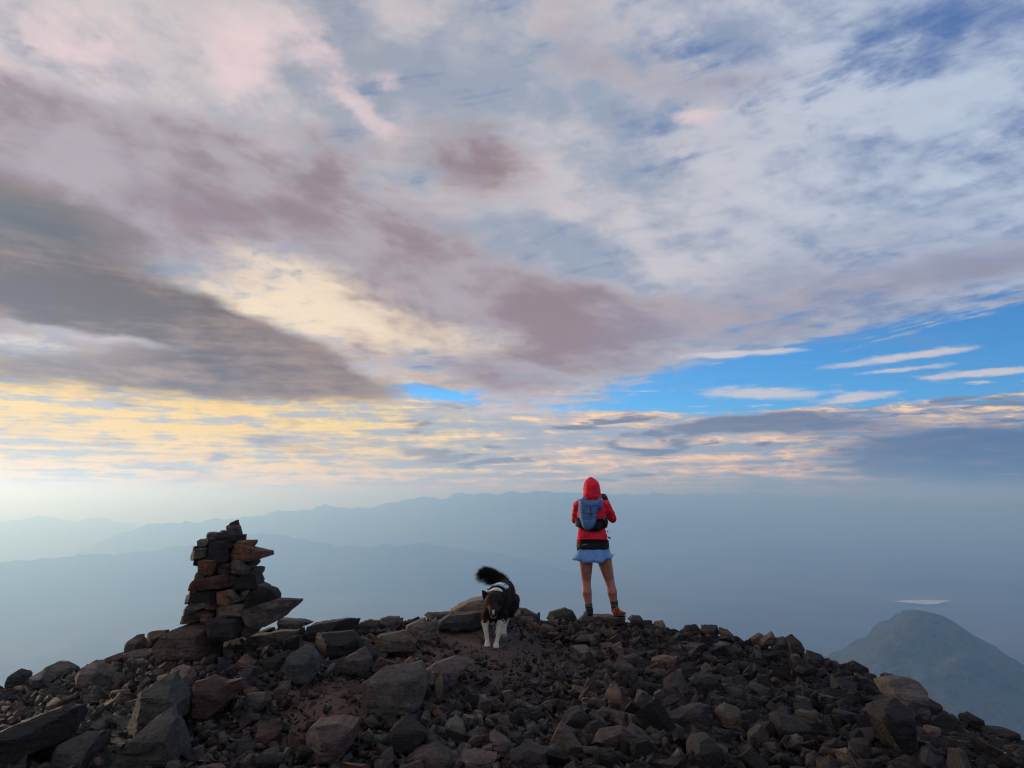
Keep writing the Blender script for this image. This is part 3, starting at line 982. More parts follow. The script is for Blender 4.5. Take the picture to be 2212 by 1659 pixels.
# ------------------------------------------------------------------ single boulders one can point at
BOULDERS = [  # outline, colour, thickness, name, label
    (c4([(985, 335), (1060, 240), (1180, 190), (1300, 146), (1340, 200), (1390, 290), (1370, 345), (1330, 392), (1150, 410), (1040, 405)]), 'brown', .45, 'flat_rock', 'large smooth brown slab leaning at the left foot of the cairn'),
    (c4([(945, 240), (960, 232), (1065, 222), (1055, 250), (1010, 270), (1000, 310), (950, 332)]), 'red', .3, 'rock', 'squared reddish block on the skyline just left of the leaning slab'),
    (c4([(815, 335), (810, 305), (850, 260), (890, 255), (910, 280), (942, 322), (930, 345), (825, 362)]), 'grey', .28, 'rock', 'lone rounded dark rock on the skyline left of the cairn'),
    (c4([(795, 372), (850, 355), (1000, 356), (1042, 380), (990, 404), (900, 422), (830, 414)]), 'grey', .35, 'flat_rock', 'thin flat slab lying below the lone skyline rock left of the cairn'),
    (c4([(260, 505), (285, 465), (340, 432), (390, 435), (450, 470), (458, 505), (430, 535), (300, 540)]), 'green', .35, 'rock', 'humped grey rock on the left skyline'),
    (c4([(440, 545), (500, 490), (570, 430), (620, 448), (690, 520), (702, 565), (640, 600), (560, 580), (500, 555)]), 'grey', .4, 'rock', 'big faceted dark rock on the left skyline with a ridge down its middle'),
    (c4([(25, 565), (80, 485), (112, 515), (116, 570), (60, 592)]), 'green', .3, 'rock', 'pointed rock at the far left end of the skyline'),
    (c4([(190, 525), (240, 483), (285, 520), (312, 555), (250, 610), (190, 590)]), 'grey', .3, 'rock', 'small peaked dark rock between the two leftmost skyline rocks'),
    (c4([(650, 450), (690, 395), (760, 372), (810, 372), (790, 430), (720, 470), (660, 470)]), 'red', .3, 'rock', 'rust coloured rock on the slope below the lone skyline rock'),
    (c4([(835, 460), (850, 408), (890, 415), (960, 430), (970, 470), (910, 490), (850, 490)]), 'grey', .22, 'rock', 'grey cornered rock under the thin flat slab'),
    (c4([(870, 650), (960, 570), (1050, 528), (1075, 580), (1105, 620), (1152, 690), (1148, 795), (1105, 840), (1090, 905), (980, 880), (870, 880), (790, 940), (770, 890), (840, 730)]), 'green', .5, 'boulder', 'tall pointed grey green boulder in the middle of the left slope'),
    (c4([(680, 1125), (760, 1030), (850, 950), (940, 820), (1000, 785), (1080, 830), (1105, 930), (1145, 1050), (1155, 1125)]), 'pale', .5, 'boulder', 'pale scuffed boulder with a sloping face at the bottom left'),
    (c4([(1052, 528), (1090, 480), (1140, 460), (1212, 470), (1244, 530), (1234, 585), (1180, 615), (1120, 595), (1078, 565)]), 'brown', .3, 'rock', 'rounded purple brown rock touching the tip of the tall pointed boulder'),
    (c4([(1215, 725), (1240, 565), (1350, 530), (1440, 560), (1540, 545), (1560, 605), (1470, 690), (1400, 750), (1300, 800), (1235, 780)]), 'red', .4, 'flat_rock', 'tilted reddish slab right of the tall pointed boulder'),
    (c4([(-40, 890), (100, 830), (310, 755), (372, 772), (352, 885), (332, 970), (200, 1010), (130, 1125), (-40, 1125)]), 'black', .6, 'boulder', 'big dark boulder with a pale top edge in the bottom left corner'),
    (c4([(325, 1050), (360, 970), (450, 930), (585, 920), (580, 1030), (560, 1120), (330, 1125)]), 'grey', .4, 'boulder', 'blocky dark boulder beside the one in the bottom left corner'),
    (c4([(1820, 480), (1860, 390), (1940, 333), (2000, 345), (2042, 400), (2045, 500), (1990, 580), (1940, 550), (1890, 500)]), 'green', .4, 'boulder', 'greenish lichen stained boulder right of the cairn'),
    (c4([(1765, 688), (1780, 640), (1830, 560), (1865, 530), (1875, 600), (1842, 655), (1790, 690)]), 'pale', .15, 'rock', 'pale leaf shaped rock standing below the greenish boulder'),
    (c4([(1655, 500), (1690, 450), (1750, 400), (1840, 360), (1850, 400), (1820, 470), (1760, 490)]), 'grey', .3, 'flat_rock', 'narrow grey slab leaning left of the greenish boulder'),
    (c4([(1570, 740), (1575, 650), (1700, 632), (1740, 680), (1700, 730), (1600, 760)]), 'brown', .3, 'rock', 'squat brown rock left of the pale leaf shaped rock'),
    (c3([(1640, 1165), (1880, 1178), (1995, 1210), (1850, 1265), (1760, 1290), (1680, 1270)]), 'grey', .4, 'flat_rock', 'flat grey slab lying on the skyline right of the cairn'),
    (c3([(1210, 1375), (1240, 1338), (1500, 1333), (1700, 1298), (1822, 1308), (1790, 1355), (1700, 1460), (1500, 1480), (1330, 1440)]), 'tan', .4, 'flat_rock', 'long tan slab lying in front of the cairn at its right foot'),
    (c3([(1018, 1465), (1060, 1383), (1200, 1388), (1312, 1440), (1292, 1508), (1030, 1520)]), 'grey', .3, 'rock', 'rough grey rock at the foot of the cairn'),
    (c3([(862, 1545), (940, 1388), (1012, 1400), (1012, 1535), (960, 1566)]), 'black', .2, 'rock', 'blue black wedge of rock below the cairn'),
    (c3([(1690, 1470), (1720, 1380), (1860, 1330), (1885, 1400), (1860, 1500), (1790, 1520)]), 'black', .25, 'rock', 'small blue grey rock right of the long tan slab'),
    (c5([(-10, 260), (40, 185), (200, 162), (280, 155), (326, 165), (312, 212), (300, 240), (130, 262), (20, 290)]), 'black', .5, 'flat_rock', 'dark overhanging slab on the skyline between the cairn and the dog'),
    (c5([(35, 340), (60, 250), (150, 237), (300, 228), (350, 280), (364, 335), (290, 380), (150, 392), (45, 390)]), 'black', .45, 'boulder', 'dark blocky boulder under the overhanging skyline slab'),
    (c5([(446, 295), (460, 265), (560, 245), (650, 229), (717, 300), (707, 352), (640, 373), (520, 364), (452, 350)]), 'tan', .4, 'rock', 'tan topped reddish block left of the dog'),
    (c5([(652, 195), (765, 148), (792, 200), (842, 148), (868, 200), (852, 275), (770, 296), (700, 272)]), 'grey', .4, 'rock', 'pair faced dark rock behind the tan topped block'),
    (c5([(478, 190), (480, 150), (530, 136), (600, 137), (620, 170), (600, 205), (520, 215)]), 'brown', .35, 'rock', 'brown rock on the skyline above the tan topped block'),
    (c5([(300, 225), (330, 185), (410, 158), (475, 165), (478, 210), (400, 240)]), 'brown', .35, 'rock', 'low brown rock on the skyline right of the overhanging slab'),
    (c5([(765, 130), (790, 112), (870, 115), (960, 108), (965, 140), (870, 160), (800, 150)]), 'brown', .4, 'flat_rock', 'flat brown slab on the skyline left of the dog'),
    (c5([(345, 590), (500, 480), (742, 448), (765, 500), (776, 605), (755, 700), (600, 742), (540, 772), (440, 752), (370, 690)]), 'grey', .5, 'boulder', 'broad grey boulder with a sloping top in the middle foreground'),
    (c5([(770, 495), (850, 440), (960, 408), (1092, 440), (1000, 500), (972, 578), (850, 590), (785, 560)]), 'brown', .45, 'flat_rock', 'brown slab with a shadowed overhang right of the broad boulder'),
    (c5([(245, 480), (260, 400), (370, 340), (420, 410), (415, 480), (340, 510)]), 'brown', .35, 'rock', 'brown sloping rock between the dark blocky boulder and the broad boulder'),
    (c5([(365, 370), (380, 310), (450, 340), (500, 400), (470, 450), (420, 440)]), 'grey', .3, 'rock', 'dark wedge rock under the tan topped block'),
    (c5([(930, 110), (1000, 65), (1070, 35), (1152, 23), (1200, 60), (1190, 120), (960, 125)]), 'tan', .8, 'rock', 'layered pale outcrop on the skyline behind the dog'),
    (c5([(850, 175), (940, 118), (1160, 108), (1220, 150), (1180, 200), (900, 215)]), 'brown', .6, 'rock', 'low brown outcrop under the pale one behind the dog'),
    (c5([(1365, 110), (1380, 75), (1430, 82), (1520, 135), (1480, 150), (1390, 145)]), 'grey', .35, 'rock', 'small rock on the skyline right behind the dog'),
    (c5([(1568, 145), (1590, 105), (1690, 79), (1742, 100), (1768, 155), (1720, 180), (1600, 172)]), 'green', .35, 'rock', 'rounded greenish rock on the crest left of the hiker'),
    (c5([(1755, 170), (1812, 124), (1882, 150), (1895, 205), (1800, 212)]), 'brown', .3, 'rock', 'brown rock at the hiker\'s left foot'),
    (c5([(1870, 142), (1900, 131), (1960, 130), (2080, 139), (2075, 168), (1900, 185)]), 'tan', .55, 'flat_rock', 'flat tan slab that the hiker stands on'),
    (c5([(2100, 150), (2130, 125), (2180, 130), (2200, 160), (2150, 185)]), 'grey', .3, 'rock', 'dark rock on the crest right of the hiker\'s shoe'),
    (c5([(884, 905), (910, 840), (970, 803), (1022, 840), (1034, 895), (960, 928)]), 'green', .28, 'rock', 'light green grey cornered stone in the lower middle'),
    (c5([(538, 970), (560, 860), (650, 798), (722, 850), (795, 912), (722, 990), (600, 1022)]), 'dark', .32, 'rock', 'triangular dark rock left of the light green grey stone'),
    (c5([(-10, 900), (40, 850), (200, 828), (312, 850), (302, 960), (230, 1040), (-10, 1075)]), 'dark', .5, 'boulder', 'bulky flat topped dark boulder in the lower foreground, left of the triangular rock'),
    (c5([(640, 1095), (720, 1040), (830, 1003), (935, 1060), (965, 1125), (640, 1125)]), 'dark', .4, 'rock', 'dark brown wedge rock at the bottom edge in the middle'),
    (c5([(1195, 905), (1230, 888), (1332, 960), (1348, 1005), (1280, 1040), (1225, 1010)]), 'brown', .25, 'rock', 'purple brown splinter of rock leaning right in the lower middle'),
    (c5([(960, 1125), (1020, 1040), (1110, 1038), (1242, 1060), (1225, 1125)]), 'brown', .35, 'rock', 'brown ridged rock at the bottom edge right of the dark brown wedge'),
    (c5([(1330, 1050), (1450, 1003), (1572, 1020), (1575, 1090), (1400, 1122), (1325, 1095)]), 'dark', .35, 'rock', 'dark block at the bottom edge below the hiker'),
    (c5([(1640, 830), (1720, 740), (1800, 715), (1860, 780), (1850, 850), (1760, 880)]), 'black', .4, 'boulder', 'smooth blue black boulder in the dark rubble below the hiker'),
    (c6([(1525, 478), (1600, 458), (1687, 470), (1692, 560), (1702, 655), (1650, 700), (1600, 610), (1525, 550)]), 'grey', .6, 'boulder', 'large squared block on the right skyline'),
    (c6([(1440, 660), (1470, 600), (1592, 570), (1645, 640), (1645, 850), (1560, 885), (1505, 770)]), 'black', .45, 'boulder', 'tall dark boulder face under the large squared block on the right'),
    (c6([(1420, 575), (1530, 545), (1590, 560), (1585, 600), (1500, 612), (1430, 600)]), 'dark', .4, 'flat_rock', 'dark brown slab wedged beside the large squared block on the right'),
    (c6([(1462, 440), (1468, 418), (1482, 411), (1520, 417), (1526, 432), (1500, 447), (1470, 448)]), 'dark', .16, 'rock', 'small loaf shaped stone on the skyline left of the large squared block'),
    (c6([(950, 300), (955, 225), (1000, 212), (1052, 292), (1000, 310)]), 'black', .3, 'rock', 'steep dark rock that ends the row of teeth on the right skyline'),
    (c6([(815, 260), (822, 238), (880, 192), (887, 232), (870, 265)]), 'brown', .25, 'rock', 'sharp brown tooth of rock on the right skyline'),
    (c6([(748, 255), (757, 234), (815, 199), (838, 215), (820, 255)]), 'brown', .25, 'rock', 'lower leaning tooth of rock left of the sharp brown one'),
    (c6([(885, 262), (900, 225), (950, 222), (958, 285), (920, 290)]), 'brown', .3, 'rock', 'blunt brown rock between the sharp tooth and the steep dark rock'),
    (c6([(224, 375), (235, 335), (290, 320), (372, 328), (342, 375), (270, 400)]), 'red', .25, 'rock', 'brick red rock in the dark rubble right of the hiker'),
    (c6([(30, 375), (70, 328), (122, 370), (158, 455), (120, 468), (58, 425)]), 'black', .25, 'flat_rock', 'dark upright slab in the rubble below the hiker\'s right shoe'),
    (c6([(465, 475), (490, 440), (560, 433), (602, 470), (624, 545), (550, 530), (478, 508)]), 'black', .35, 'rock', 'dark rock with a flat top in the middle of the right slope'),
    (c6([(305, 650), (400, 600), (500, 583), (562, 610), (600, 690), (520, 700), (440, 692), (380, 682)]), 'dark', .35, 'flat_rock', 'overhanging dark brown slab in the rubble low on the right slope'),
    (c6([(585, 640), (640, 588), (704, 610), (704, 665), (640, 700), (592, 680)]), 'tan', .3, 'rock', 'knobbly lichen speckled rock beside the overhanging dark brown slab'),
    (c6([(880, 730), (920, 610), (990, 630), (1082, 660), (1124, 722), (1104, 770), (960, 790)]), 'black', .45, 'boulder', 'big rough rounded boulder low on the right slope'),
    (c6([(425, 830), (480, 740), (560, 718), (624, 780), (636, 880), (520, 930), (435, 895)]), 'black', .4, 'boulder', 'smooth dark boulder at the bottom edge on the right'),
    (c6([(552, 285), (560, 260), (600, 244), (648, 250), (644, 284), (590, 292)]), 'tan', .2, 'rock', 'tan flat topped stone near the crest right of the hiker'),
    (c6([(400, 180), (410, 158), (470, 152), (490, 180), (450, 200)]), 'black', .25, 'rock', 'dark rock on the crest right of the hiker, first of three blocks'),
    (c6([(490, 185), (500, 155), (580, 156), (585, 200), (530, 215)]), 'dark', .28, 'rock', 'squared dark brown block on the crest right of the hiker, middle of three'),
    (c6([(590, 205), (600, 172), (640, 180), (668, 218), (620, 230)]), 'red', .25, 'rock', 'sloping reddish block on the crest, last of three right of the hiker'),
    (c6([(235, 160), (250, 135), (290, 130), (300, 165), (270, 180)]), 'tan', .2, 'rock', 'small rounded stone on the crest right of the hiker'),
    (c6([(170, 150), (180, 132), (228, 130), (232, 160), (200, 170)]), 'black', .2, 'rock', 'dark rounded stone on the crest nearest right of the hiker'),
    (c6([(1695, 575), (1720, 546), (1767, 575), (1784, 630), (1710, 655)]), 'black', .3, 'rock', 'leaning dark rock on the skyline right of the large squared block'),
    (c6([(1915, 672), (1950, 631), (1997, 660), (2004, 705), (1940, 715)]), 'black', .25, 'rock', 'peaked dark rock near the right end of the skyline'),
    (c6([(2036, 735), (2060, 712), (2140, 716), (2195, 735), (2198, 765), (2100, 760)]), 'black', .3, 'flat_rock', 'flat dark slab at the right end of the skyline'),
    (c6([(2048, 888), (2060, 864), (2137, 842), (2132, 864), (2056, 894)]), 'white', .12, 'stone', 'small whitish slab of stone in the bottom right corner'),
    (c6([(1155, 372), (1185, 344), (1227, 350), (1228, 380), (1190, 394)]), 'red', .25, 'rock', 'orange brown block on the right skyline'),
    (c6([(1045, 340), (1080, 299), (1142, 314), (1138, 358), (1090, 374)]), 'black', .3, 'rock', 'dark block on the right skyline just left of the orange brown one'),
    (c6([(1285, 400), (1300, 365), (1325, 350), (1360, 370), (1402, 400), (1370, 420)]), 'black', .3, 'rock', 'low heaped dark rock on the right skyline'),
    (c6([(1225, 470), (1250, 430), (1290, 480), (1300, 510), (1260, 500)]), 'black', .2, 'flat_rock', 'narrow upright dark slab on the upper right slope'),
]
CATEGORY = {'flat_rock': 'rock', 'rock': 'rock', 'boulder': 'boulder', 'stone': 'stone'}
boulder_spots = []
for i, (o_, cname, th, nm, label) in enumerate(BOULDERS):
    if 'rounded boulder' in label or 'smooth' in label and 'boulder' in label:
        mx_, my_ = sum(p[0] for p in o_) / len(o_), max(p[1] for p in o_)
        o_ = [(mx_ + (x - mx_) * .8, my_ + (y - my_) * .75) for x, y in o_]
    low = max(o_, key=lambda p: p[1])
    d = ground_hit(low[0], low[1] - 3)
    d = max(d - 0.02, 3.9)
    ob = traced_stone(nm, o_, d, th, MAT[cname], 300 + i, fine=20 if max(p[0] for p in o_) - min(p[0] for p in o_) > 60 else 12, top=0.34)
    tag(ob, label, CATEGORY[nm], 'rocks strewn over the summit')
    boulder_spots.append((ob.location.x, ob.location.y, 0.5 * (max(p[0] for p in o_) - min(p[0] for p in o_)) / FOC * d))

# ------------------------------------------------------------------ rubble: the stones that cover the summit
rr = random.Random(5)


def stony(x, y):
    """how coarse the rubble is: fine on the trodden patch round the dog, coarse to the right and left"""
    a = x / y
    path = math.exp(-((x + 0.25) / 1.15) ** 2 - ((y - 7.5) / 1.6) ** 2)
    path = max(path, 0.9 * math.exp(-((x + 1.25) / 0.6) ** 2 - ((y - 5.7) / 1.0) ** 2), 0.7 * math.exp(-((x + 0.1) / 0.75) ** 2 - ((y - 6.1) / 0.7) ** 2))
    return 1 - path


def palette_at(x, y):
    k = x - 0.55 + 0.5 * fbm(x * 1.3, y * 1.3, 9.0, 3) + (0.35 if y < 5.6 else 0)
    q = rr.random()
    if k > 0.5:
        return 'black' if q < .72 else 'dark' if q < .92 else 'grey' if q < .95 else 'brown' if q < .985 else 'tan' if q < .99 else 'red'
    red_patch = math.exp(-((x + 1.35) / 0.6) ** 2 - ((y - 5.7) / 0.9) ** 2)
    if q < 0.05 + 0.40 * red_patch:
        return 'red'
    return 'brown' if q < .36 else 'grey' if q < .66 else 'green' if q < .74 else 'tan' if q < .77 else 'dark' if q < .88 else 'black'


def scatter(n, smin, smax, power, avoid=True, path_keep=0.15, hide=0.75):
    out = []
    while len(out) < n:
        a = rr.uniform(-0.95, 0.95)
        y = 2.6 + (rr.random() ** 0.8) * 8.1
        x = a * y
        yc = float(np.interp(a, CR_A, CR_Y))
        if y > yc + 0.9:
            continue
        s = smin + (smax - smin) * rr.random() ** power
        if x > 0.5 and s > 0.05:
            s *= 1.25
        c = stony(x, max(y, 1))
        if rr.random() > path_keep + (1 - path_keep) * c:
            continue
        if s > 0.10 and c < 0.45:
            continue
        if s > 0.17 and y > yc - 0.55:
            continue
        if avoid:
            if any((x - bx) ** 2 + (y - by) ** 2 < (br * hide + s * 0.3) ** 2 for bx, by, br in boulder_spots):
                continue
        # keep the ground under the dog, the hiker and the cairn free of larger stones
        if s > 0.07 and ((x + 0.12) ** 2 + (y - 7.4) ** 2 < 0.42 ** 2 or (x - 1.0) ** 2 + (y - 9.2) ** 2 < 0.35 ** 2):
            continue
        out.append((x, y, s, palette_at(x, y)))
    return out


def pose(s, flat=0.7):
    return eul(rr.gauss(0, flat), rr.gauss(0, flat), rr.uniform(0, 6.283)), np.array([s * rr.uniform(.8, 1.15), s * rr.uniform(.7, 1.1), s * rr.uniform(.7, 1.15)])


# the larger stones, each its own piece of the ground
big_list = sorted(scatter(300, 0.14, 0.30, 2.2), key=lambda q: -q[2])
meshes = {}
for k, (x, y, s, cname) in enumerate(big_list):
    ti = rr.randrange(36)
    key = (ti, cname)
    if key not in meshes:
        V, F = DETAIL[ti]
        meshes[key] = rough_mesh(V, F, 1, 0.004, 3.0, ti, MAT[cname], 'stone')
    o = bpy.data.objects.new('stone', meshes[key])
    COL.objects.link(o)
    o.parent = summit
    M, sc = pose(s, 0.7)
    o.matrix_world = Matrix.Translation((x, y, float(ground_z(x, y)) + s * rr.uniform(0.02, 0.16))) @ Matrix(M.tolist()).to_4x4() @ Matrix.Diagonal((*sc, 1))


def joined_stones(name, items, templates, lift, label):
    by = {}
    for it in items:
        by.setdefault(it[3], []).append(it)
    vs, fs, mi = [], [], []
    names = list(by)
    base = 0
    for mi_k, cname in enumerate(names):
        for x, y, s, _ in by[cname]:
            V, F = templates[rr.randrange(len(templates))]
            M, sc = pose(s)
            W = (V * sc) @ M.T + np.array([x, y, float(ground_z(x, y)) + s * rr.uniform(*lift)])
            vs.append(W)
            fs.append(F + base)
            mi.append(np.full(len(F), mi_k))
            base += len(W)
    V = np.concatenate(vs)
    F = np.concatenate(fs)
    me = bpy.data.meshes.new(name)
    me.vertices.add(len(V))
    me.vertices.foreach_set('co', V.ravel())
    me.loops.add(F.size)
    me.loops.foreach_set('vertex_index', F.ravel().astype(np.int32))
    me.polygons.add(len(F))
    me.polygons.foreach_set('loop_start', np.arange(0, F.size, 3, dtype=np.int32))
    me.polygons.foreach_set('material_index', np.concatenate(mi).astype(np.int32))
    for cname in names:
        me.materials.append(MAT[cname])
    me.update(calc_edges=True)
    me.validate()
    o = bpy.data.objects.new(name, me)
    COL.objects.link(o)
    o.parent = summit
    return tag(o, label, kind='stuff')


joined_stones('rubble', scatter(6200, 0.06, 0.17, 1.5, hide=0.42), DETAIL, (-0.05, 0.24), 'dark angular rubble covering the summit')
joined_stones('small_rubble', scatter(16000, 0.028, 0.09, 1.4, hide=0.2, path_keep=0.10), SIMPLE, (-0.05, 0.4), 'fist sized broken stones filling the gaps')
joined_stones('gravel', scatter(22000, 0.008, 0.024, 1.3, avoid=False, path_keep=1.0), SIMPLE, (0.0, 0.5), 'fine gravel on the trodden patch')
# ------------------------------------------------------------------ soft bodies: limbs fused into one surface
def tube(points, radii, seg=18, squash=None):
    """closed tapered limb through the points; radii are numbers or (side, front) pairs"""
    P = [Vector(p) for p in points]
    V, F = [], []
    n = len(P)
    ref = Vector((1, 0, 0))
    for i in range(n):
        d = (P[min(i + 1, n - 1)] - P[max(i - 1, 0)]).normalized()
        a = (ref - d * ref.dot(d))
        if a.length < 1e-3:
            a = Vector((0, 1, 0)) - d * d.y
        a.normalize()
        b = d.cross(a)
        ra, rb = radii[i] if isinstance(radii[i], tuple) else (radii[i], radii[i])
        for k in range(seg):
            t = 2 * math.pi * k / seg
            V.append(P[i] + a * (ra * math.cos(t)) + b * (rb * math.sin(t)))
    for i in range(n - 1):
        for k in range(seg):
            F.append((i * seg + k, i * seg + (k + 1) % seg, (i + 1) * seg + (k + 1) % seg, (i + 1) * seg + k))
    d0 = (P[0] - P[1]).normalized()
    d1 = (P[-1] - P[-2]).normalized()
    r0 = radii[0] if not isinstance(radii[0], tuple) else min(radii[0])
    r1 = radii[-1] if not isinstance(radii[-1], tuple) else min(radii[-1])
    V.append(P[0] + d0 * r0 * 0.7)
    V.append(P[-1] + d1 * r1 * 0.7)
    for k in range(seg):
        F.append((len(V) - 2, (k + 1) % seg, k))
        F.append((len(V) - 1, (n - 1) * seg + k, (n - 1) * seg + (k + 1) % seg))
    return V, F


def ball(c, rx, ry, rz, seg=16, rings=10):
    V, F = [], []
    for i in range(1, rings):
        p = math.pi * i / rings
        for k in range(seg):
            t = 2 * math.pi * k / seg
            V.append(Vector(c) + Vector((rx * math.sin(p) * math.cos(t), ry * math.sin(p) * math.sin(t), rz * math.cos(p))))
    V.append(Vector(c) + Vector((0, 0, rz)))
    V.append(Vector(c) - Vector((0, 0, rz)))
    for i in range(rings - 2):
        for k in range(seg):
            F.append((i * seg + k, (i + 1) * seg + k, (i + 1) * seg + (k + 1) % seg, i * seg + (k + 1) % seg))
    for k in range(seg):
        F.append((len(V) - 2, k, (k + 1) % seg))
        F.append((len(V) - 1, (rings - 2) * seg + (k + 1) % seg, (rings - 2) * seg + k))
    return V, F


def merged(parts):
    V, F = [], []
    for v, f in parts:
        b = len(V)
        V += list(v)
        F += [tuple(i + b for i in q) for q in f]
    return V, F


def fuse(name, parts, voxel, mat, parent, iters=6, shape=None):
    """joins overlapping limbs into one continuous smooth skin"""
    V, F = merged(parts)
    tmp = mesh_object(name + '_tmp', V, F, None)
    bm = bmesh.new()
    bm.from_mesh(tmp.data)
    bmesh.ops.recalc_face_normals(bm, faces=bm.faces)
    bm.to_mesh(tmp.data)
    bm.free()
    m = tmp.modifiers.new('r', 'REMESH')
    m.mode = 'VOXEL'
    m.voxel_size = voxel
    s = tmp.modifiers.new('s', 'SMOOTH')
    s.iterations = iters
    s.factor = 0.5
    dg = bpy.context.evaluated_depsgraph_get()
    me = bpy.data.meshes.new_from_object(tmp.evaluated_get(dg))
    old = tmp.data
    bpy.data.objects.remove(tmp)
    bpy.data.meshes.remove(old)
    me.name = name
    if shape:
        nor = [v.normal.copy() for v in me.vertices]
        for v, nn in zip(me.vertices, nor):
            v.co = shape(v.co.copy(), nn)
    me.polygons.foreach_set('use_smooth', [True] * len(me.polygons))
    me.materials.clear()
    me.materials.append(mat)
    o = bpy.data.objects.new(name, me)
    COL.objects.link(o)
    o.parent = parent
    return o


def band(name, mat, parent, rows, seg=64, a0=0.0, a1=2 * math.pi, wave=None, thick=0.006):
    """a strip of cloth wrapped round the body: rows of (centre x, centre y, rx, ry, z or function of x)"""
    closed = abs(a1 - a0 - 2 * math.pi) < 1e-6
    n = seg if closed else seg + 1
    V, F = [], []
    for side in (0, 1):
        for j, (cx, cy, rx, ry, z) in enumerate(rows):
            for k in range(n):
                t = a0 + (a1 - a0) * k / seg
                f = 1.0 + (wave(t, j / (len(rows) - 1)) if wave else 0.0)
                x = cx + (rx - side * thick) * f * math.cos(t)
                y = cy + (ry - side * thick) * f * math.sin(t)
                V.append((x, y, z(x, t) if callable(z) else z))
    m = len(rows) * n
    for side in (0, 1):
        for j in range(len(rows) - 1):
            for k in range(seg if closed else seg):
                a, b = j * n + k, j * n + (k + 1) % n
                q = (a, b, b + n, a + n)
                F.append(tuple(side * m + i for i in (q if side == 0 else q[::-1])))
    for j in (0, len(rows) - 1):
        for k in range(seg):
            a, b = j * n + k, j * n + (k + 1) % n
            F.append((a, b, b + m, a + m))
    if not closed:
        for j in range(len(rows) - 1):
            for k in (0, n - 1):
                a, b = j * n + k, (j + 1) * n + k
                F.append((a, b, b + m, a + m))
    return mesh_object(name, V, F, mat, parent, True)


def cushion(name, outline, y_of, puff, mat, parent, step=0.012, crease=None):
    """a padded panel with the given outline lying on the back: y_of gives the body's surface"""
    poly = []
    for i in range(len(outline)):
        a, b = outline[i], outline[(i + 1) % len(outline)]
        k = max(1, int(math.hypot(b[0] - a[0], b[1] - a[1]) / step))
        poly += [(a[0] + (b[0] - a[0]) * j / k, a[1] + (b[1] - a[1]) * j / k) for j in range(k)]
    xs = [p[0] for p in poly]
    zs = [p[1] for p in poly]
    pts = list(poly)
    z = min(zs)
    while z < max(zs):
        x = min(xs)
        while x < max(xs):
            if inside(poly, x, z) and edge_dist(poly, x, z) > step * 0.5:
                pts.append((x, z))
            x += step
        z += step
    res = mathutils.geometry.delaunay_2d_cdt([Vector(p) for p in pts], [], [list(range(len(poly)))], 1, 1e-7)
    m = len(res[0])
    V, F, cnt = [], [], {}
    for v in res[0]:
        ed = min(1.0, edge_dist(poly, v.x, v.y) / 0.05)
        up = math.sqrt(max(0.0, 1 - (1 - ed) ** 2))
        V.append((v.x, y_of(v.x, v.y) - 0.008 - puff * up + (crease(v.x, v.y) if crease else 0), v.y))
    for v in res[0]:
        V.append((v.x, y_of(v.x, v.y) + 0.02, v.y))
    for f in res[2]:
        f = list(f)
        F.append(tuple(f))
        F.append(tuple(m + i for i in reversed(f)))
        for i in range(len(f)):
            cnt[(f[i], f[(i + 1) % len(f)])] = 1
    for (i, j) in cnt:
        if (j, i) not in cnt:
            F.append((j, i, m + i, m + j))
    o = mesh_object(name, V, F, mat, parent, True)
    return o


def cloth_material(name, col, rough=0.8, weave=180.0, folds=14.0, fold_h=0.5, sheen=0.0):
    m, b = material(name, rough)
    t = N.tree.nodes.new('ShaderNodeTexCoord')
    p = N(t.outputs['Object'])
    n1 = noise(p, folds, 4, 0.5, 0.6)
    n2 = noise(p, weave, 2, 0.5)
    c = mix((*[q * 0.86 for q in col], 1), (*[min(1, q * 1.12) for q in col], 1), smooth(n1, 0.35, 0.65))
    put(b.inputs['Base Color'], c)
    b.inputs['Sheen Weight'].default_value = sheen
    bump(b, n1 * fold_h + n2 * 0.12, 0.6, 0.02)
    return m


# ------------------------------------------------------------------ the hiker, seen from behind
K = 1.2086e-3
P_DEPTH = 9.22
hiker_base = at(1283.2, 1334.0, P_DEPTH)
HIKER_SCALE = 0.958
hiker = tag(empty('person', hiker_base), 'person in red hooded jacket and blue skirt standing on the crest, photographing the view', 'person')


hiker.scale = (HIKER_SCALE,) * 3


def hx(px): return (px - 475) * K
def hz(py): return (1535 - py) * K


m_skin, b_ = material('skin', 0.55)
b_.inputs['Base Color'].default_value = (0.42, 0.215, 0.150, 1)
b_.inputs['Subsurface Weight'].default_value = 0.05
pz = noise(N(N.tree.nodes.new('ShaderNodeTexCoord').outputs['Object']), 16, 3, 0.5)
put(b_.inputs['Base Color'], mix((0.30, 0.120, 0.092, 1), (0.39, 0.168, 0.128, 1), smooth(pz, 0.35, 0.65)))
m_red = cloth_material('red jacket cloth', (0.74, 0.008, 0.036), 0.75, 160, 13, 0.8)
m_pack = cloth_material('blue pack cloth', (0.065, 0.155, 0.34), 0.7, 220, 22, 0.5)
m_black = cloth_material('black stretch cloth', (0.008, 0.0075, 0.010), 0.7, 200, 16, 0.3)
m_skirt = cloth_material('light blue skirt cloth', (0.125, 0.27, 0.55), 0.75, 240, 9, 0.25)
m_orange = cloth_material('orange red shoe cloth', (0.32, 0.045, 0.016), 0.6, 200, 20, 0.3)
m_sole, b_ = material('dark rubber', 0.8)
b_.inputs['Base Color'].default_value = (0.05, 0.045, 0.045, 1)
m_grey, b_ = material('grey print', 0.6)
b_.inputs['Base Color'].default_value = (0.16, 0.15, 0.16, 1)
m_strap, b_ = material('black webbing', 0.7)
b_.inputs['Base Color'].default_value = (0.012, 0.012, 0.014, 1)

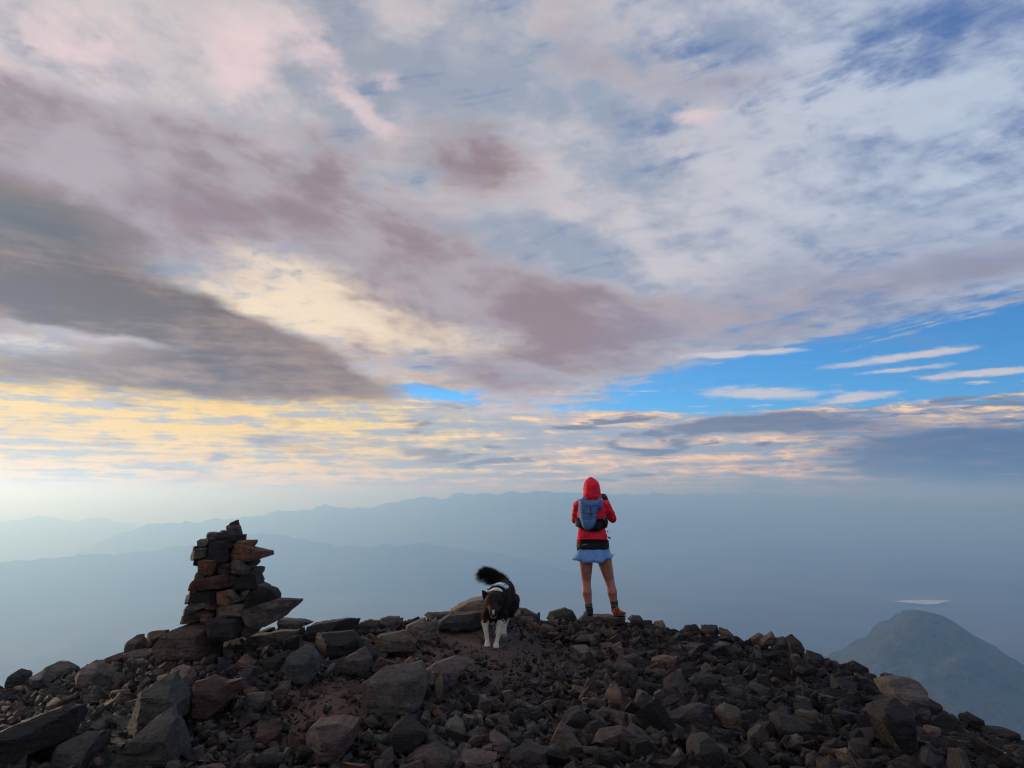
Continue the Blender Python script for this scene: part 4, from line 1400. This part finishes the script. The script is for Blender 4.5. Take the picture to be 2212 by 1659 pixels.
m_sock, b_ = material('striped sock knit', 0.9)
sz = split(N(N.tree.nodes.new('ShaderNodeTexCoord').outputs['Object']))[2]
band_i = N.math('FRACT', sz / 0.058)
c_ = ramp(band_i, [(0.0, (0.012, 0.018, 0.026, 1)), (0.30, (0.012, 0.10, 0.085, 1)), (0.56, (0.22, 0.19, 0.11, 1)), (0.64, (0.010, 0.016, 0.022, 1)), (0.84, (0.015, 0.12, 0.10, 1)), (0.96, (0.012, 0.018, 0.026, 1))])
for nd in N.tree.nodes:
    if nd.type == 'VALTORGB':
        nd.color_ramp.interpolation = 'CONSTANT'
put(b_.inputs['Base Color'], c_)

# body: legs, trunk, arms, neck and head in one skin
LL = [(-.088, 0, .86), (-.088, -.005, hz(985)), (hx(403), .0, hz(1075)), (hx(404), .012, hz(1175)), (hx(405), .0, hz(1225)), (hx(406), -.014, hz(1290)), (hx(417), -.008, hz(1365)), (hx(424), 0, hz(1430)), (hx(430), 0, .06)]
LR = [.088, .085, .073, .0555, .053, .061, .047, .038, .036]
RL = [(.095, 0, .86), (hx(588), -.005, hz(965)), (hx(612), .0, hz(1070)), (hx(640), .012, hz(1180)), (hx(650), .0, hz(1225)), (hx(660), -.014, hz(1290)), (hx(673), -.006, hz(1365)), (hx(681), 0, hz(1430)), (hx(686), .0, hz(1490))]
RR = [.092, .090, .076, .058, .055, .061, .047, .038, .035]
trunk = ([(0, 0, .80), (0, 0, .88), (-.012, 0, 1.0), (-.015, 0, 1.1), (-.012, 0, 1.25), (-.01, .0, 1.36), (-.004, .015, 1.41), (-.002, .03, 1.47)],
         [(.155, .11), (.165, .115), (.14, .10), (.14, .10), (.155, .105), (.14, .09), (.06, .06), (.055, .055)])
L_SH, L_EL, L_WR = Vector((-.170, .005, 1.345)), Vector((-.205, .135, 1.165)), Vector((-.035, .295, 1.385))
R_SH, R_EL, R_WR = Vector((.150, .005, 1.345)), Vector((.255, .075, 1.172)), Vector((.200, .215, 1.385))
body_parts = [tube(LL, LR), tube(RL, RR), tube(*trunk), ball((-.003, .045, 1.555), .075, .095, .105), ball((-.003, .142, 1.545), .014, .022, .018, 10, 8),
              ball((-.003, .10, 1.485), .045, .04, .03, 12, 8),
              tube([L_SH, (L_SH + L_EL) / 2, L_EL, (L_EL + L_WR) / 2, L_WR], [.045, .042, .036, .034, .026]),
              tube([R_SH, (R_SH + R_EL) / 2, R_EL, (R_EL + R_WR) / 2, R_WR], [.045, .042, .036, .034, .026])]
fuse('body', body_parts, 0.009, m_skin, hiker, 4)

# jacket: trunk, sleeves and hood
jk_rows = [((-.004, 0, .905), (.188, .128)), ((-.006, 0, .95), (.187, .128)), ((-.014, 0, 1.03), (.170, .118)), ((-.016, 0, 1.10), (.168, .116)), ((-.012, 0, 1.20), (.176, .120)),
           ((-.010, 0, 1.29), (.182, .118)), ((-.010, .0, 1.355), (.172, .102)), ((-.004, .008, 1.395), (.12, .09)), ((0, .01, 1.44), (.085, .08))]
hood_rows = [((.002, .005, 1.385), (.100, .085)), ((.002, .012, 1.425), (.118, .108)), ((.0, .018, 1.47), (.112, .115)), ((-.002, .022, 1.53), (.106, .118)), ((-.004, .022, 1.58), (.101, .114)), ((-.008, .020, 1.625), (.086, .100)), ((-.010, .016, 1.655), (.062, .072))]


def crumple(co, nn):
    w = fbm(co.x * 9 + co.z * 3, co.y * 9, co.z * 16, 4) * 0.006 + math.sin(co.z * 95 + fbm(co.x * 8, co.y * 8, co.z * 4, 3) * 6) * 0.0016
    if co.z > 1.47 and co.y > 0.06:       # the hood is open over the face
        hole = max(0.0, 1 - ((co.x / 0.075) ** 2 + ((co.z - 1.555) / 0.095) ** 2))
        co = co - Vector((0, 0.06 * min(1.0, hole * 2.5), 0))
    return co + nn * w


sl = lambda a, e, w_: tube([a + Vector((0, 0, .01)), a.lerp(e, .5), e, e.lerp(w_, .5), w_], [.066, .060, .055, .048, .037])
fuse('jacket', [tube([r_[0] for r_ in jk_rows], [r_[1] for r_ in jk_rows], 28), tube([r_[0] for r_ in hood_rows], [r_[1] for r_ in hood_rows], 28), sl(L_SH, L_EL, L_WR), sl(R_SH, R_EL, R_WR),
                ball(L_SH + Vector((.01, 0, .0)), .068, .07, .066), ball(R_SH + Vector((-.01, 0, 0)), .068, .07, .066)], 0.0085, m_red, hiker, 3, crumple)
# seams of the hood, hem of the jacket
band('hem', m_red, hiker, [(-.004, 0, .196, .134, .918), (-.004, 0, .197, .136, .905), (-.004, 0, .192, .131, .893)], thick=.01, wave=lambda t, v: .012 * math.sin(9 * t))


def back_y(x, z):
    rx, ry = .185, .119 + 0.012 * max(0, min(1, (1.42 - z) / .2))
    return -ry * math.sqrt(max(0.05, 1 - min(0.95, (x + .012) ** 2 / rx ** 2)))


# running pack: blue panel, black lower wrap, shoulder straps
pack_out = [(hx(330), hz(360)), (hx(372), hz(357)), (hx(390), hz(374)), (hx(515), hz(374)), (hx(557), hz(368)), (hx(545), hz(432)), (hx(508), hz(500)), (hx(500), hz(598)), (hx(470), hz(645)), (hx(428), hz(677)), (hx(392), hz(668)), (hx(358), hz(638)), (hx(335), hz(560)), (hx(326), hz(455))]
pack = cushion('pack', pack_out, back_y, 0.060, m_pack, hiker, 0.011, lambda x, z: 0.012 * math.exp(-((z - hz(560) + 0.05 * math.sin(x * 40)) / .006) ** 2) + 0.004 * fbm(x * 22, z * 14, 2.0, 3))
cushion('pocket', [(hx(352), hz(566)), (hx(490), hz(556)), (hx(488), hz(600)), (hx(462), hz(640)), (hx(428), hz(664)), (hx(396), hz(655)), (hx(366), hz(630))], lambda x, z: back_y(x, z) - 0.052, 0.016, m_pack, pack, 0.011)
V, F = tube([(hx(432), back_y(hx(432), hz(385)) - .050, hz(386)), (hx(440), back_y(hx(440), hz(450)) - .072, hz(450)), (hx(444), back_y(hx(444), hz(540)) - .072, hz(545))], [(.0035, .003)] * 3, 8)
mesh_object('zip', V, F, m_strap, pack, True)
for zz, xa, xb in ((hz(430), 345, 535), (hz(500), 340, 500)):
    xs_ = np.linspace(hx(xa), hx(xb), 9)
    V, F = tube([(x, back_y(x, zz) - .010 - .060 * math.sqrt(max(0.0, 1 - (1 - min(1.0, min(x - hx(xa) + .012, hx(xb) - x + .012) / .05)) ** 2)), zz + .006 * math.sin(x * 30)) for x in xs_], [(.0028, .0022)] * 9, 8)
    mesh_object('cord', V, F, m_strap, pack, True)
V, F = tube([(hx(425), -.125, hz(372)), (hx(430), -.150, hz(360)), (hx(450), -.155, hz(355)), (hx(470), -.150, hz(360)), (hx(475), -.125, hz(372))], [.004] * 5, 8)
mesh_object('haul_loop', V, F, m_strap, pack, True)
band('pack_wrap', m_black, hiker, [(-.014, 0, .196, .142, lambda x, t: hz(556) + 0.012 * math.cos(2 * t)), (-.014, 0, .200, .150, 1.13), (-.014, 0, .196, .146, 1.085),
                                    (-.014, 0, .186, .136, lambda x, t: hz(640) - 0.058 * max(0, -math.sin(t)) ** 3)], thick=.02)
for sx, sh in ((-1, -.105), (1, .085)):
    pts = [(sh, -.118, 1.30), (sh, -.115, 1.375), (sh * .95, -.06, 1.432), (sh * .9, .01, 1.44), (sh * .9, .085, 1.38), (sh, .128, 1.25), (sh * 1.2, .125, 1.13)]
    V, F = tube(pts, [(.028, .010)] * len(pts), 12)
    mesh_object('shoulder_strap', V, F, m_pack, hiker, True)
V, F = tube([(hx(592), -.09, hz(640)), (hx(600), -.095, hz(590)), (hx(598), -.09, hz(548))], [(.026, .026), (.031, .031), (.022, .022)], 14)
bottle = mesh_object('flask', V, F, m_black, hiker, True)
V, F = tube([(hx(575), -.115, hz(572)), (hx(586), -.118, hz(556)), (hx(592), -.105, hz(544))], [.006, .007, .005], 8)
mesh_object('pull_tab', V, F, m_grey, bottle, True)

# belt, skirt
belt = band('waist_belt', m_black, hiker, [(-.002, 0, .193, .136, lambda x, t: hz(770) - .012 * math.sin(t)), (-.002, 0, .200, .143, .875), (-.002, 0, .201, .145, .84), (-.002, 0, .196, .140, lambda x, t: hz(858) - 0.014 * max(0, -math.sin(t)))], thick=.012)
logo = [(hx(355), hz(822)), (hx(362), hz(810)), (hx(385), hz(806)), (hx(413), hz(805)), (hx(408), hz(812)), (hx(385), hz(815)), (hx(372), hz(821))]
ly = lambda x: -.1465 * math.sqrt(max(0.0, 1 - ((x + .002) / .2025) ** 2)) - 0.0015
nl = len(logo)
mesh_object('logo', [(x, ly(x), z) for x, z in logo] + [(x, ly(x) + .004, z) for x, z in logo], [tuple(range(nl)), tuple(range(2 * nl - 1, nl - 1, -1))] + [(i, nl + i, nl + (i + 1) % nl, (i + 1) % nl) for i in range(nl)], m_grey, belt)
V, F = tube([(.185, -.03, hz(742)), (.205, -.035, hz(750)), (.212, -.04, hz(758))], [(.010, .004)] * 3, 8)
mesh_object('strap_end', V, F, m_strap, belt, True)
V, F = tube([(.165, -.07, hz(685)), (.182, -.075, hz(692))], [(.007, .003)] * 2, 8)
mesh_object('strap_end', V, F, m_strap, hiker, True)
V, F = tube([(hx(318), -.06, hz(850)), (hx(314), -.065, hz(872))], [(.009, .004)] * 2, 8)
mesh_object('strap_end', V, F, m_strap, belt, True)


def hem_z(x, t):
    return float(np.interp(x, [-.27, -.20, -.05, .05, .12, .20, .27], [hz(962), hz(975), hz(992), hz(986), hz(972), hz(950), hz(918)])) + .008 * math.sin(7 * t + 1)


def ruffle(t, v):
    return v * v * (0.075 * math.sin(9 * t + 0.6) + 0.05 * math.sin(5 * t + 2.0) + 0.03 * math.sin(17 * t))


band('skirt', m_skirt, hiker, [(-.002, 0, .186, .132, .86), (-.002, 0, .192, .138, .82), (-.002, 0, .205, .152, .785), (-.003, 0, .222, .168, .745), (-.003, 0, .240, .185, lambda x, t: .5 * (.745 + hem_z(x, t))), (-.003, 0, .252, .198, hem_z)], seg=140, wave=ruffle, thick=.003)


# socks and shoes
def sock(pts, rad):
    V, F = tube(pts, rad, 20)
    return mesh_object('sock', V, F, m_sock, hiker, True)


sock([(hx(420), -.004, hz(1402)), (hx(424), 0, hz(1430)), (hx(430), 0, hz(1480)), (hx(436), 0, .03)], [.0475, .0445, .043, .044])
sock([(hx(675), -.004, hz(1374)), (hx(680), 0, hz(1400)), (hx(684), 0, hz(1440)), (hx(687), 0, hz(1475))], [.050, .0465, .044, .043])


def shoe(heel, direction, slope, mat, length=.255):
    d = Vector((direction[0], direction[1], slope)).normalized()
    up_ = Vector((0, 0, 1))
    side = d.cross(up_).normalized()
    h = Vector(heel)
    rows = [(0.0, .028, .075), (.04, .036, .085), (.10, .039, .078), (.16, .044, .060), (.21, .045, .046), (length, .030, .034)]
    pts = [h + d * (q[0] * length / .255) + up_ * (q[2] * 0.5 + .012) for q in rows]
    parts = [tube(pts, [(q[1], q[2] * 0.5) for q in rows], 16), tube([h + d * .035 + up_ * .06, h + d * .035 + up_ * .105], [(.040, .042), (.041, .044)], 16)]
    sh = fuse('shoe', parts, .006, mat, hiker, 3)
    sp = [h + d * (q[0] * length / .255) + up_ * .012 for q in rows]
    V, F = tube(sp, [(q[1] + .006, .013) for q in rows], 16)
    mesh_object('sole', V, F, m_sole, sh, True)
    return sh


shoe((hx(672), -.035, hz(1522)), (.72, .40), -.12, m_orange, .175)
shoe((hx(436), -.045, .0), (-.1, 1.0), .02, m_black)


# gloved hands closed round the edges of a phone
def hand(wr, palm, curl_to, thumb_to, out):
    w = Vector(wr)
    pm = Vector(palm)
    ct = Vector(curl_to)
    ax = (pm - w).normalized()
    fwd = (ct - pm).normalized()
    sp = ax.cross(fwd).normalized()
    parts = [tube([w - ax * .03, w, w.lerp(pm, .6), pm], [.031, .030, .036, .034], 14)]
    for i, ln in enumerate((.062, .072, .068, .054)):
        root = pm + sp * (i - 1.5) * .019
        k1 = root + ax * ln * .42 + fwd * ln * .30
        k2 = k1 + fwd * ln * .45 + ax * ln * .05
        tip = k2 + fwd * ln * .28 - ax * ln * .26
        parts.append(tube([root - ax * .012, root + ax * .012, k1, k2, tip], [.0105, .0100, .0095, .0090, .0080], 10))
    tr = w.lerp(pm, .55) - sp * .030
    tt = Vector(thumb_to)
    parts.append(tube([tr, tr.lerp(tt, .5) - sp * .012, tt], [.012, .0105, .009], 10))
    g = fuse('glove', parts, .0048, m_black, hiker, 2)
    return g


hand(R_WR, (.182, .240, 1.440), (.145, .330, 1.462), (.140, .285, 1.455), 1)
hand(L_WR, (-.022, .318, 1.428), (-.004, .352, 1.470), (.012, .30, 1.440), -1)
V, F = tube([R_WR + Vector((.004, -.018, -.030)), R_WR + Vector((.0, -.006, -.004))], [.0405, .0395], 18)
m_cuff = cloth_material('orange cuff', (0.55, 0.13, 0.03), 0.7)
mesh_object('cuff', V, F, m_cuff, hiker, True)

m_phone, b_ = material('black phone glass', 0.25)
b_.inputs['Base Color'].default_value = (0.012, 0.012, 0.014, 1)
bm = bmesh.new()
bmesh.ops.create_cube(bm, size=1.0)
for v in bm.verts:
    v.co = Vector((v.co.x * .155, v.co.y * .010, v.co.z * .074))
bmesh.ops.bevel(bm, geom=[e for e in bm.edges if abs((e.verts[0].co - e.verts[1].co).y) > .005], offset=.010, segments=4, affect='EDGES')
me = bpy.data.meshes.new('phone')
bm.to_mesh(me)
bm.free()
me.materials.append(m_phone)
phone = bpy.data.objects.new('phone', me)
COL.objects.link(phone)
phone.location = hiker_base + Vector((.078, .335, 1.452)) * HIKER_SCALE
tag(phone, 'black phone held up sideways in the hiker\'s gloved hands', 'phone')
# ------------------------------------------------------------------ the dog, walking towards the viewer
DOG_D = ground_hit(1062.6, 1394)
dog_base = at(1062.6, 1395.0, DOG_D)
dog = tag(empty('dog', dog_base), 'black and white dog with a teal harness walking towards the camera, tail up', 'dog')
DK = DOG_D / FOC * 0.1257


def dp(cx, cy, y):
    """point of the dog seen at (cx, cy) of a close-up, y metres behind the front paws"""
    sc = (DOG_D + y) / DOG_D
    z = CAM_Z - dog_base.z
    return Vector(((cx - 510) * DK * sc + (dog_base.x / DOG_D) * y, y, z - (z - (1500 - cy) * DK) * sc))


chest = dp(560, 920, .10)
shoulders = dp(600, 760, .16)
loin = dp(675, 690, .36)
rump = dp(735, 620, .56)
hind = dp(750, 740, .58)
head_c = dp(545, 790, -.10)
crown = dp(545, 735, -.07)
muzzle = dp(533, 985, -.235)
jaw = dp(533, 1040, -.20)
nose_p = dp(530, 1020, -.262)
tail_pts = [dp(720, 500, .60), dp(640, 445, .66), dp(560, 392, .68), dp(470, 345, .68), dp(395, 318, .67), dp(335, 322, .65)]


def foot(cx, cy, y):
    p = dp(cx, cy, y)
    return p


fl = [dp(440, 960, .08), dp(415, 1080, .07), dp(400, 1160, .04), dp(415, 1270, .02), dp(430, 1400, .0), dp(434, 1455, -.015)]
fr = [dp(680, 960, .06), dp(660, 1050, .05), dp(650, 1160, .01), dp(628, 1290, -.02), dp(592, 1420, -.045), dp(580, 1475, -.06)]
hr = [dp(810, 720, .56), dp(815, 830, .52), dp(780, 960, .47), dp(750, 1080, .50), dp(722, 1180, .48), dp(708, 1262, .45)]
hl = [dp(700, 760, .60), dp(690, 860, .56), dp(650, 980, .50), dp(628, 1100, .56), dp(618, 1190, .55), dp(612, 1236, .52)]

m_fur, b_ = material('dog coat', 0.8)
b_.inputs['Specular IOR Level'].default_value = 0.12
at_n = N.tree.nodes.new('ShaderNodeAttribute')
at_n.attribute_name = 'coat'
put(b_.inputs['Base Color'], N(at_n.outputs['Color']))
m_nose, b2 = material('dog nose', 0.35)
b2.inputs['Base Color'].default_value = (0.006, 0.005, 0.006, 1)
m_eye, b2 = material('dog eye', 0.1)
b2.inputs['Base Color'].default_value = (0.03, 0.015, 0.006, 1)


dog_parts = [tube([chest, shoulders, loin, rump, rump + Vector((.01, .06, -.02))], [(.094, .118), (.100, .128), (.090, .110), (.092, .116), (.062, .080)], 20),
             tube([hind, hind + Vector((.02, -.02, -.08))], [.105, .085], 16), ball(chest + Vector((0, -.02, .02)), .105, .09, .13),
             tube([shoulders + Vector((0, -.04, .03)), head_c.lerp(shoulders, .45) + Vector((0, 0, .02)), head_c], [.100, .092, .082], 18),
             ball(head_c, .088, .090, .080), ball(crown, .074, .068, .055), tube([head_c + Vector((0, -.04, -.03)), head_c.lerp(muzzle, .6), muzzle, nose_p + Vector((0, .012, 0))], [.064, .047, .037, .026], 16),
             tube([head_c + Vector((0, -.03, -.06)), jaw], [.045, .026], 12),
             tube(fl, [.055, .042, .030, .022, .0195, .024], 14), tube(fr, [.057, .044, .031, .022, .0195, .024], 14),
             tube(hr, [.092, .078, .050, .028, .022, .025], 14), tube(hl, [.085, .070, .046, .027, .022, .025], 14),
             tube(tail_pts, [.046, .052, .054, .051, .042, .020], 14)]
for leg, spread in ((fl, 1), (fr, 1), (hr, .9), (hl, .9)):
    f = leg[-1]
    zg = f.z - .030
    dog_parts.append(ball(f + Vector((0, -.022, -.008)), 0.028 * spread, .040 * spread, .022))
    for q in (-1.5, -.5, .5, 1.5):
        dog_parts.append(ball(f + Vector((q * .013, -.056 - .008 * (1.5 - abs(q)), -.016)), .0095, .016, .013, 8, 6))
dog_parts += [tube([dp(425, 720, -.05), dp(378, 655, -.05), dp(345, 600, -.045)], [(.042, .018), (.027, .012), (.005, .004)], 12),
              tube([dp(660, 720, -.05), dp(700, 660, -.05), dp(730, 610, -.045)], [(.042, .018), (.027, .012), (.005, .004)], 12)]
dog_body = fuse('body', dog_parts, 0.0075, m_fur, dog, 3)

BLACK_C, BROWN_C, WHITE_C, TAN_C = np.array((.010, .0065, .0065)), np.array((.055, .024, .016)), np.array((.50, .46, .41)), np.array((.10, .045, .022))
leg_segs = [(fl, .185), (fr, .20), (hr, .125), (hl, .115)]
foot_z = [l[-1].z for l in (fl, fr, hr, hl)]


def seg_dist(p, pts):
    best, bi = 1e9, 0
    for i in range(len(pts) - 1):
        a, b = pts[i], pts[i + 1]
        d = b - a
        t = max(0, min(1, (p - a).dot(d) / d.length_squared))
        q = (p - a - d * t).length
        if q < best:
            best, bi = q, i + t
    return best, bi


neck_white = dp(570, 655, .015)


def coat_colour(p):
    c = BLACK_C * (1 + .5 * fbm(p.x * 20, p.y * 20, p.z * 20, 2)) + BROWN_C * max(0, fbm(p.x * 9, p.y * 9, p.z * 9 + 3, 2)) * .8
    for (leg, hgt), zf in zip(leg_segs, foot_z):
        d, i = seg_dist(p, leg)
        if d < .085 and p.z < zf + hgt + .035 * fbm(p.x * 24, p.y * 24, p.z * 24, 3) and i > 1.4:
            return WHITE_C * (.92 + .2 * fbm(p.x * 40, p.y * 40, p.z * 40, 2))
    if (p - neck_white).length < .066 and p.z > neck_white.z - .055:
        return WHITE_C
    dm = p - muzzle
    if p.y < muzzle.y + .05 and abs(p.x - muzzle.x) < .009 and p.z > nose_p.z and p.z < nose_p.z + .05:
        return WHITE_C * .7
    if (p - jaw).length < .045:
        return WHITE_C * .6
    for sx in (-1, 1):
        if (p - (muzzle + Vector((sx * .055, .10, .02)))).length < .038:
            return TAN_C
    return c


cols = np.ones((len(dog_body.data.vertices), 4))
for i, v in enumerate(dog_body.data.vertices):
    cols[i, :3] = np.clip(coat_colour(v.co), 0.004, 1)
att = dog_body.data.color_attributes.new('coat', 'FLOAT_COLOR', 'POINT')
att.data.foreach_set('color', cols.ravel())

# coat: many fine tapered locks growing from the skin
fr_ = random.Random(3)
polys = dog_body.data.polygons
area = np.array([p.area for p in polys])
pick = np.random.default_rng(4).choice(len(polys), 30000, p=area / area.sum())
FV, FF, FC = [], [], []
for k in pick:
    p = polys[int(k)]
    vs = [dog_body.data.vertices[i].co for i in p.vertices]
    wts = [fr_.random() for _ in vs]
    s_ = sum(wts)
    q = sum((v * (w_ / s_) for v, w_ in zip(vs, wts)), Vector())
    n_ = p.normal
    dt, ti = seg_dist(q, tail_pts)
    d_leg = min(seg_dist(q, l)[0] for l in (fl, fr, hr, hl))
    low = q.z < min(foot_z) + .17
    if dt < .07 and q.y > .60:
        tdir = (tail_pts[min(int(ti) + 1, 5)] - tail_pts[int(ti)]).normalized()
        ln, flow, lift = .078, tdir * 1.0 + Vector((-.1, 0, -.30)), .80
    elif q.y < -.04:
        ln, flow, lift = .012, Vector((0, .9, .1)), .25
    elif low and d_leg < .06:
        ln, flow, lift = .010, Vector((0, .5, -.6)), .35
    else:
        ln, flow, lift = .030, Vector((0, .75, -.55)), .40
    ln *= fr_.uniform(.6, 1.25)
    d = (n_ * lift + flow.normalized() * .8 + Vector((fr_.gauss(0, .16), fr_.gauss(0, .16), fr_.gauss(0, .16)))).normalized()
    sd = d.cross(n_)
    if sd.length < 1e-3:
        continue
    sd = sd.normalized() * (.0022 if ln > .02 else .0013)
    root = q - n_ * .003
    b0 = len(FV)
    mid_ = root + d * ln * .55 + Vector((0, 0, -.10 * ln))
    FV += [root - sd, root + sd, mid_ + sd * .8, mid_ - sd * .8, root + d * ln + Vector((0, 0, -.28 * ln))]
    FF += [(b0, b0 + 1, b0 + 2, b0 + 3), (b0 + 3, b0 + 2, b0 + 4)]
    c = np.clip(coat_colour(q), 0.004, 1) * fr_.uniform(.75, 1.25)
    FC += [np.append(c, 1.0)] * 5
fur = mesh_object('fur', FV, FF, m_fur, dog)
att = fur.data.color_attributes.new('coat', 'FLOAT_COLOR', 'POINT')
att.data.foreach_set('color', np.array(FC).ravel())
fur['kind'] = 'stuff'

V, F = ball(nose_p + Vector((0, -.004, .002)), .017, .012, .012, 14, 10)
mesh_object('nose', V, F, m_nose, dog, True)
for sx in (-1, 1):
    e = head_c + Vector((sx * .037 - .003, -.078, -.012))
    V, F = ball(e, .0095, .008, .009, 12, 8)
    mesh_object('eye', V, F, m_eye, dog, True)

# teal patterned harness over the shoulders
m_har, b2 = material('teal patterned harness', 0.7)
pt = N(N.tree.nodes.new('ShaderNodeTexCoord').outputs['Object'])
vv = voronoi(pt, 42.0)
put(b2.inputs['Base Color'], mix(mix((.05, .33, .38, 1), (.62, .72, .72, 1), smooth(vv, .40, .52)), (.01, .06, .09, 1), smooth(noise(pt, 30, 3, .5), .57, .63)))
hc = dp(600, 545, .12)
rows = []
hv, hf = [], []
bvh_v = [v.co.copy() for v in dog_body.data.vertices]
bvh = mathutils.bvhtree.BVHTree.FromPolygons(bvh_v, [tuple(p.vertices) for p in dog_body.data.polygons])
nu, nv = 22, 12
for j in range(nv + 1):
    for i in range(nu + 1):
        th = math.radians(-36 + 72 * i / nu)
        y = hc.y - .04 + .20 * j / nv
        cx_ = shoulders.x + (y - shoulders.y) * .18
        o_ = Vector((cx_ + math.sin(th) * .4, y, shoulders.z - .02 + math.cos(th) * .4))
        d_ = Vector((-math.sin(th), 0, -math.cos(th)))
        hit = bvh.ray_cast(o_, d_)
        base_ = hit[0] if hit[0] is not None else o_ + d_ * .26
        hv.append(base_ - d_ * .024)
mm = len(hv)
hv += [v + (Vector((shoulders.x, v.y, shoulders.z)) - v).normalized() * .010 for v in hv]
for j in range(nv):
    for i in range(nu):
        a = j * (nu + 1) + i
        hf.append((a, a + 1, a + nu + 2, a + nu + 1))
        hf.append((mm + a + nu + 1, mm + a + nu + 2, mm + a + 1, mm + a))
for i in range(nu):
    for a in (i, nv * (nu + 1) + i):
        hf.append((a, a + 1, mm + a + 1, mm + a))
for j in range(nv):
    for a in (j * (nu + 1), j * (nu + 1) + nu):
        hf.append((a, a + nu + 1, mm + a + nu + 1, mm + a))
mesh_object('harness', hv, hf, m_har, dog, True)
